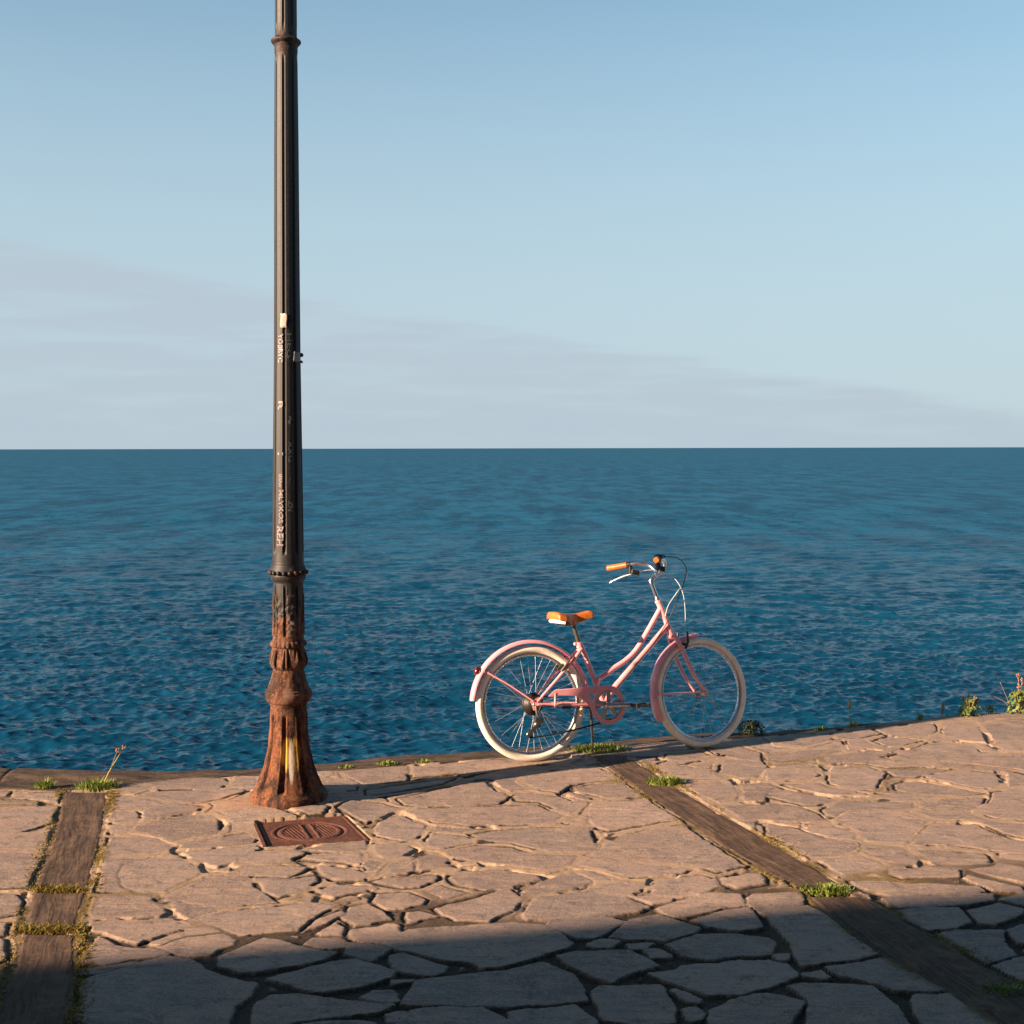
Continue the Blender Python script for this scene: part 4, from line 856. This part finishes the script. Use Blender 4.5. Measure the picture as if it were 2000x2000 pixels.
ca = MB(); ca.tube([(cr[0] + .02, .055, cr[2]), (cr[0] - .155, .065, cr[2] + .006)], [.014, .010], 12, flat=.7); ca.build('crank_arm', M_rim, cko)
for sx_, sy in ((cr[0] + .163, -1), (cr[0] - .158, 1)):
    p = MB(); zz = cr[2] - .004; yy0 = .108 if sy < 0 else .07
    for dx in (-.036, .036): p.box((sx_ + dx, sy * (yy0 + .047), zz), (.016, .092, .027))
    for dy in (.006, .047, .088): p.box((sx_, sy * (yy0 + dy), zz), (.06, .008, .016))
    p.tube([(sx_, sy * (yy0 - .02), zz), (sx_, sy * (yy0 + .09), zz)], .006, 10); p.build('pedal', M_blackp, bike, bevel=.002)
dr = MB(); tri = [(.358, .372), (.352, .345)]
# cassette with spoke guard
cs = MB(); cs.lathe([(.012, .026), (.060, .026), (.064, .028), (.064, .030), (.058, .031), (.052, .034), (.052, .036), (.045, .038), (.045, .040), (.038, .043), (.038, .045), (.030, .047), (.026, .053), (.012, .054)], hA, (0, -1, 0), 40)
for k in range(28): a = 2 * math.pi * k / 28; cs.box((.0635 * math.cos(a), -.029, RW + .0635 * math.sin(a)), (.005, .002, .006), Matrix.Rotation(-a, 3, 'Y'))
cs.build('cassette', M_dark, bike)
de = MB(); de.tube([(.010, -.066, .325), (.014, -.070, .275), (.030, -.074, .250)], .010, 10, smooth=3); de.box((.020, -.074, .240), (.045, .014, .026), Matrix.Rotation(R(20), 3, 'Y'))
for y_ in (-.052, -.064): de.prism([(.022, .232), (.034, .222), (-.040, .146), (-.056, .152), (-.050, .166)], y_, y_ - .002)
de.lathe([(0, .05), (.019, .052), (.019, .062), (0, .064)], (.016, 0, .216), (0, -1, 0), 16); de.lathe([(0, .05), (.019, .052), (.019, .062), (0, .064)], (-.034, 0, .162), (0, -1, 0), 16)
de.build('derailleur', M_olive, bike)
chn = MB(); 
lowc = [(-.034, -.058, .143), (.02, -.058, .146), (.13, -.059, .156), (.28, -.062, .178), (.42, -.066, .205), (cr[0] + .01, -.066, cr[2] - .085)]
chn.tube(lowc, .0048, 6, smooth=4)
chn.tube([(cr[0], -.066, cr[2] + .087), (.2, -.062, .376), (.0, -.056, RW + .040)], .004, 6)
chn.tube([(.016 + .018, -.057, .21), (-.01, -.057, .19), (-.052, -.057, .17)], .004, 6)
chn.build('chain', M_dark, bike)
ks = MB(); ks.box((.385, .035, .285), (.04, .03, .02)); ks.tube([(.383, .045, .280), (.398, .070, .20), (.412, .108, .045), (.414, .112, .030)], [.010, .0085, .0075, .009], 10, smooth=3); 
# second leg part bracket
ks.build('kickstand', M_olive, bike)
# seat post and saddle
spo = MB(); spo.tube([(.314, 0, .655), (.281, 0, .776)], .0135); spo.tube([(.283, 0, .768), (.279, 0, .788)], .018); spo.box((.280, 0, .785), (.04, .034, .02)); spo.box((.232, 0, .786), (.06, .13, .024)); spo.build('seat_post', M_olive, bike)
SL, SN = 60, 28; P = []
for i in range(SL + 1):
    t = i / SL; x = .132 + .283 * t                              # rear to nose
    wdt = .088 * math.sqrt(max(0, 1 - ((t - .22) / .30) ** 2)) if t < .22 else 0
    hw = .092 * (sstep(np.float64(t), -.02, .10) * (1 - sstep(np.float64(t), .24, .62))) + .022 * sstep(np.float64(t), -.03, .05); hw *= (1 - max(0, (t - .93) / .07) ** 2 * .75)
    hw = max(float(hw), .006); zt = .856 - .016 * math.sin(math.pi * min(1, max(0, (t - .12) / .75))) - .010 * (t > .85) * (t - .85) / .15 + (-.02 * (1 - t / .06) ** 2 if t < .06 else 0) - (.018 * ((t - .93) / .07) ** 2 if t > .93 else 0)
    dp = zt - float(np.interp(t, [0, .06, .25, .36, .46, .60, .80, .95, 1], [.818, .812, .800, .780, .771, .782, .806, .818, .824]))
    for j in range(SN + 1):
        b = math.pi * j / SN; cx_ = math.cos(b); sy_ = math.sin(b) ** .55
        P.append((x, hw * math.copysign(abs(cx_) ** .72, cx_), zt - dp + dp * sy_))
sm = MB(); k = SN + 1; sm.add(P, [(i * k + j, i * k + j + 1, (i + 1) * k + j + 1, (i + 1) * k + j) for i in range(SL) for j in range(SN)])
sm.add(P[:k], [tuple(range(k))], False); sm.add(P[-k:], [tuple(range(k))[::-1]], False)
sad = sm.build('saddle', M_tan, bike)
so_ = MB(); Q = []
for i in range(SL + 1):
    a_, b_ = P[i * k], P[i * k + SN]; Q += [(a_[0], a_[1] * .97, a_[2] + .004), (b_[0], b_[1] * .97, b_[2] + .004)]
so_.add(Q, [(2 * i, 2 * i + 2, 2 * i + 3, 2 * i + 1) for i in range(SL)], False); so_.build('saddle_underside', M_blackp, sad)
rl = MB()
for s in (1, -1):
    rl.tube([(.150, s * .04, .815), (.175, s * .028, .790), (.27, s * .022, .786), (.34, s * .018, .795), (.395, s * .008, .815)], .0035, 8, smooth=3)
    rl.lathe([(.012 + .001 * math.cos(q * 3), q * .005) for q in range(8)], (.215, s * .05, .775), (0, 0, 1), 12)
rl.build('saddle_rails', M_steel, sad)
rs_ = MB(); rs_.tube([(.205, -.076, .792), (.172, -.062, .798), (.152, -.03, .803), (.150, 0, .803), (.152, .03, .803), (.172, .062, .798), (.205, .076, .792)], .0125, 10, smooth=4); rs_.build('saddle_badge', M_white, sad)
# stem, bars, controls
sm_ = MB(); sm_.tube([axT, axT + axd * .012, axT + axd * .024], [.020, .018, .014]); sm_.tube([axT + axd * .01, (.793, 0, .995), (.786, 0, 1.016), (.800, 0, 1.028), (.852, 0, 1.066)], [.0125, .0125, .014, .014, .012], smooth=1); sm_.lathe([(0, -.022), (.019, -.022), (.019, .022), (0, .022)], (.856, 0, 1.070), (0, 1, 0), 18)
sm_.build('stem', M_rim, bike, STEER)
hb = MB(); HB = [(.672, .250, 1.120), (.735, .162, 1.128), (.785, .118, 1.132), (.826, .095, 1.126), (.848, .072, 1.104), (.856, .040, 1.080), (.858, 0, 1.071)]
HB = HB + [(x, -y, z) for x, y, z in HB[-2::-1]]
hb.tube(HB, .0125, 14, smooth=8); hbo = hb.build('handlebar', M_rim, bike, STEER)
for s in (1, -1):
    def pt(x, y, z): return (x, s * y, z)
    g = MB(); A0 = Vector(pt(.657, .272, 1.118)); A1 = Vector(pt(.731, .165, 1.128)); g.tube([A0 - (A1 - A0).normalized() * .003, A0, A0 + (A1 - A0) * .03, A1], [.013, .0165, .0175, .0165], 18)
    for q in np.linspace(.15, .95, 12): g.tube([A0 + (A1 - A0) * q, A0 + (A1 - A0) * (q + .03)], .0182, 18)
    g.build('grip', M_tan, hbo, STEER)
    b = MB(); b.tube([pt(.734, .163, 1.128), pt(.746, .150, 1.129)], .019, 14); b.box(pt(.745, .152, 1.098), (.024, .024, .045)); b.box(pt(.768, .140, 1.078), (.055, .026, .030), Matrix.Rotation(R(14), 3, 'Y'))
    b.build('brake_mount', M_blackp, hbo, STEER, bevel=.003)
    b = MB(); b.tube([pt(.750, .150, 1.070), pt(.715, .190, 1.060), pt(.675, .235, 1.040), pt(.655, .258, 1.028)], [.006, .0065, .006, .004], 10, smooth=4, flat=1.4); b.tube([pt(.795, .130, 1.082), pt(.815, .12, 1.086)], .005, 8); b.build('brake_lever', M_steel, hbo, STEER)
sf = MB(); sf.tube([(.716, -.186, 1.127), (.726, -.172, 1.128), (.752, -.140, 1.131)], [.019, .024, .025], 16); sf.ball((.757, -.146, 1.146), (.034, .030, .018), 14); sf.ball((.790, -.132, 1.150), (.026, .020, .013), 12); sf.build('gear_shifter', M_blackp, hbo, STEER, bevel=.004)
def cable(pts, r, m, nm='cable'): c = MB(); c.tube(pts, r, 8, smooth=8); c.build(nm, m, bike)
S3 = lambda x, y, z: tuple(STEER @ Vector((x, y, z)))
cable([S3(.815, .12, 1.086), S3(.88, .09, 1.085), (.945, .03, 1.035), (.985, -.01, .95), (1.0, -.01, .84), (1.0, 0, .72)], .0019, M_cable_w)
cable([S3(.815, -.12, 1.086), (.96, -.13, 1.055), (.965, -.08, 1.0), (.93, -.035, .93), (.885, -.022, .865), (.862, -.02, .80)], .0019, M_cable_w)
cable([S3(.80, -.130, 1.150), (.905, -.14, 1.145), (.960, -.13, 1.09), (.968, -.10, 1.03), (.945, -.06, .93), (.893, -.028, .80), (.81, -.022, .682), (.70, -.02, .560), (.53, -.02, .39)], .0028, M_blackp)
cable([(.40, -.07, .292), (.25, -.068, .298), (.10, -.072, .315), (.04, -.085, .325), (.02, -.078, .29)], .0028, M_blackp)
lug = MB(); lug.tube([(.17, -.066, .303), (.22, -.066, .301)], .008, 10); lug.build('cable_stop', M_blackp, bike)
# brakes
br = MB(); 
for s in (1, -1):
    br.tube([(.178, s * .048, .512), (.205, s * .060, .545), (.243, s * .052, .592)], [.009, .008, .006], 10); br.box((.178, s * .034, .535), (.05, .014, .014), Matrix.Rotation(R(-40), 3, 'Y'))
br.tube([(.243, -.055, .592), (.245, .055, .594)], .0025, 8); br.tube([(.243, -.055, .592), (.262, -.02, .610), (.29, 0, .62)], .003, 8); br.build('rear_brake', M_olive, bike)
br = MB()
for s in (1, -1):
    br.tube([(.968, s * .048, .598), (.985, s * .056, .64), (.99, s * .05, .70)], [.009, .008, .006], 10); br.box((.975, s * .034, .625), (.045, .014, .014), Matrix.Rotation(R(10), 3, 'Y'))
br.tube([(.99, -.05, .70), (.99, .05, .70)], .0025, 8); br.build('front_brake', M_blackp, bike, STEER)

# ------------------------------------------------------------ plants
def blades(mb, x, y, z, n, spread, hmin, hmax, wid=.004, lean=.6, seed=0):
    r = random.Random(seed)
    for _ in range(n):
        a = r.uniform(0, 6.283); d = spread * math.sqrt(r.random()); bx_, by_ = x + d * math.cos(a) * 1.0, y + d * math.sin(a) * .55
        h = r.uniform(hmin, hmax) * (1 - .5 * d / max(spread, 1e-6)); t = a + r.uniform(-.8, .8); L = lean * r.uniform(.2, 1.3) * h; w_ = wid * r.uniform(.6, 1.3)
        px_, py_ = -math.sin(t) * w_, math.cos(t) * w_; v = []
        for k, (f, ww) in enumerate(((0, 1), (.45, .9), (.8, .55), (1, .05))):
            ox, oy, oz = L * f * f * math.cos(t), L * f * f * math.sin(t), h * f * (1 - .25 * f * lean)
            v += [(bx_ + ox + px_ * ww, by_ + oy + py_ * ww, z + oz), (bx_ + ox - px_ * ww, by_ + oy - py_ * ww, z + oz)]
        mb.add(v, [(0, 1, 3, 2), (2, 3, 5, 4), (4, 5, 7, 6)], False)
def leaves(mb, x, y, z, n, rx, rz, size, seed=0):
    r = random.Random(seed)
    for _ in range(n):
        a = r.uniform(0, 6.283); d = r.random() ** .5; hz_ = r.random(); c = Vector((x + rx * d * math.cos(a) * (1.05 - .5 * hz_), y + rx * .7 * d * math.sin(a) * (1.05 - .5 * hz_), z + rz * hz_))
        N = Vector((math.cos(a) * .7 + r.uniform(-.6, .6), math.sin(a) * .7 + r.uniform(-.6, .6), r.uniform(.1, 1))).normalized(); U = N.cross(Vector((r.uniform(-1, 1), r.uniform(-1, 1), r.uniform(-1, 1)))).normalized(); V = N.cross(U); s = size * r.uniform(.6, 1.25)
        mb.add([c - U * s, c - U * .3 * s + V * s * .45 + N * .1 * s, c + U * .5 * s + V * s * .38, c + U * s, c + U * .5 * s - V * s * .38, c - U * .3 * s - V * s * .45 + N * .1 * s], [(0, 1, 2, 3, 4, 5)], False)
def place(px, py): g = ground([px], [py])[0]; return g[0], g[1], max(gz(g[0], g[1]), -.004)
def grass(px, py, n, spread, h0, h1, label, group='grass clumps rooted in the joints', m=None, seed=1, name='grass_clump', lean=.6, wid=.004):
    x, y, z = place(px, py); mb = MB(); blades(mb, 0, 0, 0, n, spread, h0, h1, wid, lean, seed); o = mb.build(name, m or M_grass); o.location = (x, y, z - .004); return tag(o, label, 'grass', group)
gl = grass(192, 1537, 300, .120, .03, .085, 'bushy green grass clump with tall dry flower stalk, at the sea end of the timber', seed=2)
st = MB(); st.tube([(0.03, 0, .02), (.055, 0, .08), (.095, .01, .15), (.135, .01, .215)], [.0055, .004, .003, .002], 8, smooth=3); st.tube([(.07, 0, .11), (.105, .0, .205)], [.002, .001], 6); st.build('stalk', M_dry, gl)
fl = MB(); r = random.Random(4)
for c in ((.140, .01, .220), (.105, 0, .207)):
    for k in range(9): fl.ball((c[0] + r.uniform(-.008, .010), c[1] + r.uniform(-.008, .008), c[2] + r.uniform(-.009, .009)), r.uniform(.003, .006), 8)
fl.build('flower_head', M_bud, gl)
grass(88, 1535, 110, .055, .03, .08, 'small yellow-green grass clump at the far left, on the brown edge strip', seed=3)
grass(1170, 1466, 500, .19, .015, .05, 'low yellow-green grass clump under the bicycle by its kickstand', seed=5, m=leafmat('olive_grass', (.20, .24, .035), (.11, .16, .025)))
grass(1300, 1530, 430, .105, .03, .075, 'bright green grass clump on the sunlit diagonal sleeper', seed=6)
grass(1614, 1738, 360, .115, .02, .045, 'dense green grass clump at the joint of the diagonal sleepers, beside the shadow line', seed=7)
grass(1965, 1932, 160, .09, .012, .03, 'dark green grass clump in shadow on the sleeper at the bottom right', seed=8)
grass(755, 1491, 110, .06, .015, .04, 'tiny green tuft on the edge strip, between the post and the bicycle', seed=9)
grass(828, 1489, 110, .05, .015, .045, 'tiny yellow-green tuft on the edge strip, nearer the bicycle', seed=10)
grass(675, 1497, 60, .045, .01, .03, 'sparse flat tuft on the edge strip just right of the post', seed=12)
grass(1605, 1424, 60, .05, .02, .055, 'small green tuft at the edge between the dark shrub and the tall seed stalk', seed=11)
rd = grass(1665, 1419, 40, .035, .03, .10, 'single tall pale grass stalk with a seed head at the edge of the sea', None, M_dry, 13, 'seed_stalk', .4)
s_ = MB(); s_.tube([(0, 0, 0), (-.012, 0, .06), (-.020, 0, .12), (-.018, 0, .17)], .0026, 8, smooth=3); s_.build('stalk', M_dry, rd)
s_ = MB(); s_.tube([(-.018, 0, .115), (-.021, 0, .135), (-.020, 0, .165), (-.016, 0, .185)], [.002, .009, .0085, .002], 10, smooth=3); s_.build('seed_head', M_dry, rd)
def leafy(px, py, n, rx, rz, size, label, m=M_leaf, seed=1, name='leafy_plant', dy=.0, group='leafy weeds along the edge'):
    x, y, z = place(px, py); mb = MB(); leaves(mb, 0, 0, 0, n, rx, rz, size, seed); o = mb.build(name, m); o.location = (x, y + dy, z); tag(o, label, 'plant', group)
    s = MB(); r = random.Random(seed)
    for k in range(7): a = r.uniform(0, 6.28); s.tube([(0, 0, -.01), (rx * .3 * math.cos(a), rx * .3 * math.sin(a), rz * .5), (rx * .6 * math.cos(a), rx * .6 * math.sin(a), rz * .95)], .0022, 6)
    s.build('stem', M_dry, o); return o
p1 = leafy(1893, 1398, 150, .085, .115, .017, 'rounded leafy weed with brownish tips at the edge, left of the larger one', seed=21)
r = random.Random(31)
for (fx, fy, fz) in ((-.045, 0, .118), (.0, .02, .130), (.035, -.01, .122), (.06, .01, .105)):
    t_ = MB(); t_.tube([(fx * .4, fy, .04), (fx, fy, fz)], .0018, 6)
    for k in range(7): t_.ball((fx + r.uniform(-.007, .007), fy + r.uniform(-.006, .006), fz + r.uniform(-.008, .008)), r.uniform(.004, .006), 6)
    t_.build('flower_stem', M_bud, p1)
p2 = leafy(1990, 1393, 190, .10, .15, .019, 'largest leafy weed, cut off by the right border, with tall brown flower heads', seed=22)
for (a0, h) in ((-.01, .27), (.02, .24), (.0, .20)):
    t_ = MB(); t_.tube([(0, 0, .08), (a0, 0, h)], .002, 6)
    for k in range(10): t_.ball((a0 + r.uniform(-.012, .012), r.uniform(-.01, .01), h - r.uniform(0, .05)), r.uniform(.004, .007), 6)
    t_.build('flower_stem', M_bud, p2)
t_ = MB(); t_.tube([(-.04, 0, .02), (-.10, 0, .08), (-.17, 0, .115)], .002, 6); t_.build('dry_twig', M_bud, p2)
t_ = MB(); t_.tube([(-.06, 0, .05), (-.125, 0, .20)], .0014, 6); t_.ball((-.128, 0, .205), .005, 6); t_.build('dry_twig', M_bud, p2)

leafy(1935, 1391, 34, .04, .06, .013, 'small sparse weed between the two big leafy weeds at the right', seed=23)
pu = leafy(1840, 1396, 40, .022, .085, .007, 'thin mauve flowering weed at the edge, left of the leafy weeds', M_purple, 24, 'flower_spike')
leafy(1797, 1406, 26, .035, .035, .012, 'short sparse weed on the edge, left of the mauve flower', seed=25)
leafy(1470, 1432, 600, .11, .065, .009, 'dark dense shrub on the edge behind the front wheel', M_shrub, 26, 'shrub', dy=.06)
# moss and tiny weeds along the sleepers
mb = MB(); r = random.Random(50)
def mossline(S, side, y0_, y1_, n):
    k = 0; tries = 0
    while k < n and tries < n * 12:
        tries += 1
        y = r.uniform(y0_, y1_); x = float(bx(S[side], y)) + (r.gauss(-.012, .02) if side == 0 else r.gauss(.012, .02))
        if fbm(np.array([x]), np.array([y]), 3.5, 3, 6)[0] < r.uniform(-.1, .25): continue
        blades(mb, x, y, gz(x, y) - .002, 2, .008, .006, .019, .0028, .9, r.randint(0, 10 ** 6)); k += 1
mossline(BL, 1, 3.6, 6.7, 1200); mossline(BL, 0, 3.6, 6.7, 800); mossline(BR, 1, 4.2, 7.3, 420); mossline(BR, 0, 4.2, 7.0, 260)
for (pa, pb, n) in (((50, 1735), (175, 1735), 420), ((30, 1815), (165, 1812), 900)):
    a, b = ground([pa[0], pb[0]], [pa[1], pb[1]])
    for _ in range(n):
        t = r.random(); x = a[0] + (b[0] - a[0]) * t + r.gauss(0, .006); y = a[1] + (b[1] - a[1]) * t + r.gauss(0, .022); blades(mb, x, y, -.012, 2, .01, .012, .034, .003, .8, r.randint(0, 10 ** 6))
for _ in range(900):
    y = r.uniform(3.7, 4.75); x = float(bx(BL[0], y)) + r.random() ** .6 * float(bx(BL[1], y) - bx(BL[0], y))
    if fbm(np.array([x]), np.array([y]), 5, 3, 2)[0] > .05: blades(mb, x, y, -.012, 2, .01, .006, .02, .003, .9, r.randint(0, 10 ** 6))
tag(mb.build('moss', M_moss), 'ochre and green moss growing along the timber sleepers', 'moss', kind='stuff')
# loose pebble on the right paving
x, y, z = place(1402, 1477); mb = MB(); mb.ball((0, 0, .008), (.016, .012, .010), 10); o = mb.build('pebble', M_blackp); o.location = (x, y, z); tag(o, 'small black pebble on the paving in front of the front wheel', 'pebble')

# ------------------------------------------------------------ unseen building behind the viewer (casts the foreground shade, lengthened to block more sky)
a = R(10.7); M_plaster = mat('plaster', (.24, .20, .17), .9, var=(.20, .17, .14), scale=2); M_tile = mat('roof_tile', (.32, .14, .08), .8, var=(.22, .09, .05), scale=8); M_glass = mat('window_glass', (.03, .04, .05), .1); M_fr = mat('window_frame', (.5, .48, .44), .5)
HB_ = 5.05; base_n = HB_ / math.tan(R(SUN_EL)) * math.sin(R(SUN_AZ - 180 - 10.7))
p0 = ground([1000], [1824])[0]; nrm = Vector((-math.sin(a), math.cos(a), 0)); tng = Vector((math.cos(a), math.sin(a), 0))
bc = Vector((p0[0], p0[1], 0)) - nrm * base_n
bl = empty('building', bc, (0, 0, a)); tag(bl, 'long two storey plastered building behind the viewer, casting the foreground shade', 'building')
mb = MB(); mb.box((2, -4.06, HB_ / 2 - .15), (74, 8, HB_ - .1)); mb.build('wall', M_plaster, bl)
mb = MB(); mb.box((2, -4.0, HB_ - .1), (74.4, 8.12, .2)); mb.build('roof', M_tile, bl)
for k in range(14):
    for zz in (1.3, 3.7):
        f_ = MB(); xw = -31 + k * 4.6
        for d_ in (-.55, .55): f_.box((xw + d_, -.04, zz), (.08, .06, 1.4))
        for d_ in (-.7, .7): f_.box((xw, -.04, zz + d_), (1.02, .06, .08))
        wo = f_.build('window', M_fr, bl); g_ = MB(); g_.box((xw, -.048, zz), (1.02, .03, 1.32)); g_.build('pane', M_glass, wo)

# ------------------------------------------------------------ sea
SEA = -10.2; HS = CH - SEA
def sea_material():
    m = bpy.data.materials.new('sea_water'); m.use_nodes = True; nt = m.node_tree; b = nt.nodes['Principled BSDF']
    tc = nd(nt, 'ShaderNodeTexCoord').outputs['Object']
    l = nd(nt, 'ShaderNodeTexNoise', {'Vector': nd(nt, 'ShaderNodeMapping', {0: tc, 3: (.012, .035, 1)}).outputs[0], 'Scale': 1.0, 'Detail': 6, 'Roughness': .6}).outputs[0]
    l2 = nd(nt, 'ShaderNodeTexNoise', {'Vector': nd(nt, 'ShaderNodeMapping', {0: tc, 3: (.14, .035, 1)}).outputs[0], 'Scale': 1.0, 'Detail': 8, 'Roughness': .8}).outputs[0]
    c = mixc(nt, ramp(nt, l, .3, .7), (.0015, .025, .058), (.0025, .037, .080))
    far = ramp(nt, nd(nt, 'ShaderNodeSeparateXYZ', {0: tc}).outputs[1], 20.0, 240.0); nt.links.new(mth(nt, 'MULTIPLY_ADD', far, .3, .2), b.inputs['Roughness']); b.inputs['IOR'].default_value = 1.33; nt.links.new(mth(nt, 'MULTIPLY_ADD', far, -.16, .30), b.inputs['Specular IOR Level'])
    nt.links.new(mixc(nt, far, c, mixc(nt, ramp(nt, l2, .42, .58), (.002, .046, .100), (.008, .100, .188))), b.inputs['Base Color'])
    n1 = nd(nt, 'ShaderNodeTexNoise', {'Vector': nd(nt, 'ShaderNodeMapping', {0: tc, 3: (1.0, 1.7, 1)}).outputs[0], 'Scale': 2.2, 'Detail': 5, 'Roughness': .6}).outputs[0]
    n2 = nd(nt, 'ShaderNodeTexNoise', {'Vector': nd(nt, 'ShaderNodeMapping', {0: tc, 3: (.30, .55, 1)}).outputs[0], 'Scale': 1.0, 'Detail': 7, 'Roughness': .62}).outputs[0]
    b.inputs['Specular Tint'].default_value = (.42, .80, 1, 1)
    v = nd(nt, 'ShaderNodeNewGeometry').outputs['Normal']
    for sc_, amp in (((5.0, 9.0, 1), .36), ((1.6, 3.2, 1), .42), ((.25, .7, 1), .34), ((.05, .2, 1), .22)):
        n = nd(nt, 'ShaderNodeTexNoise', {'Vector': nd(nt, 'ShaderNodeMapping', {0: tc, 3: sc_}).outputs[0], 'Scale': 1.0, 'Detail': 3, 'Roughness': .6}).outputs[1]
        d = nd(nt, 'ShaderNodeVectorMath', {0: n, 1: (.5, .5, .5)}, operation='SUBTRACT').outputs[0]
        v = nd(nt, 'ShaderNodeVectorMath', {0: nd(nt, 'ShaderNodeVectorMath', {0: d, 1: (amp * 1.2, amp * 2.2, 0)}, operation='MULTIPLY').outputs[0], 1: v}, operation='ADD').outputs[0]
    nt.links.new(nd(nt, 'ShaderNodeVectorMath', {0: v}, operation='NORMALIZE').outputs[0], b.inputs['Normal'])
    return m
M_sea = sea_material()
NR, NC = 1100, 1250
f1 = 1260.0
dep = np.concatenate([np.linspace(430, 1.2, NR)]); D = HS * f1 / dep
D = np.concatenate([D, [20000, 40000, 90000, 200000]]); NR = len(D)
th = np.tan(np.linspace(-R(40), R(40), NC)) ; th = np.concatenate([[-6, -3, -1.6, -1.1], th, [1.1, 1.6, 3, 6]]); NC = len(th)
DX = D[:, None] * th[None]; DY = D[:, None] + 0 * th[None]
Zs = np.zeros_like(DX); OX = np.zeros_like(DX); OY = np.zeros_like(DX)
row = np.gradient(D)[:, None]
rs = np.random.RandomState(5)
lams = np.exp(rs.uniform(math.log(.45), math.log(6.5), 100))
for lam in lams:
    t = R(rs.normal(-97, 33)); k_ = 2 * math.pi / lam; ph = rs.uniform(0, 6.283)
    amp = .0078 * lam ** .38
    fade = np.clip(lam / (np.abs(row) * 2.2) - .8, 0, 1)
    m_ = np.where(fade[:, 0] > 0)[0]
    if not len(m_): continue
    m_ = slice(0, m_[-1] + 1)
    A = k_ * (DX[m_] * math.cos(t) + DY[m_] * math.sin(t)) + ph
    f_ = fade[m_] * amp; Zs[m_] += f_ * np.cos(A); sn = np.sin(A) * f_ * .8; OX[m_] -= sn * math.cos(t); OY[m_] -= sn * math.sin(t)
P = np.stack([(DX + OX).ravel(), (DY + OY).ravel(), Zs.ravel() + SEA], 1)
# behind the first row the sea simply continues under the quay
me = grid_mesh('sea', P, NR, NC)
tag(link('sea', me, None, M_sea, True), kind='structure')
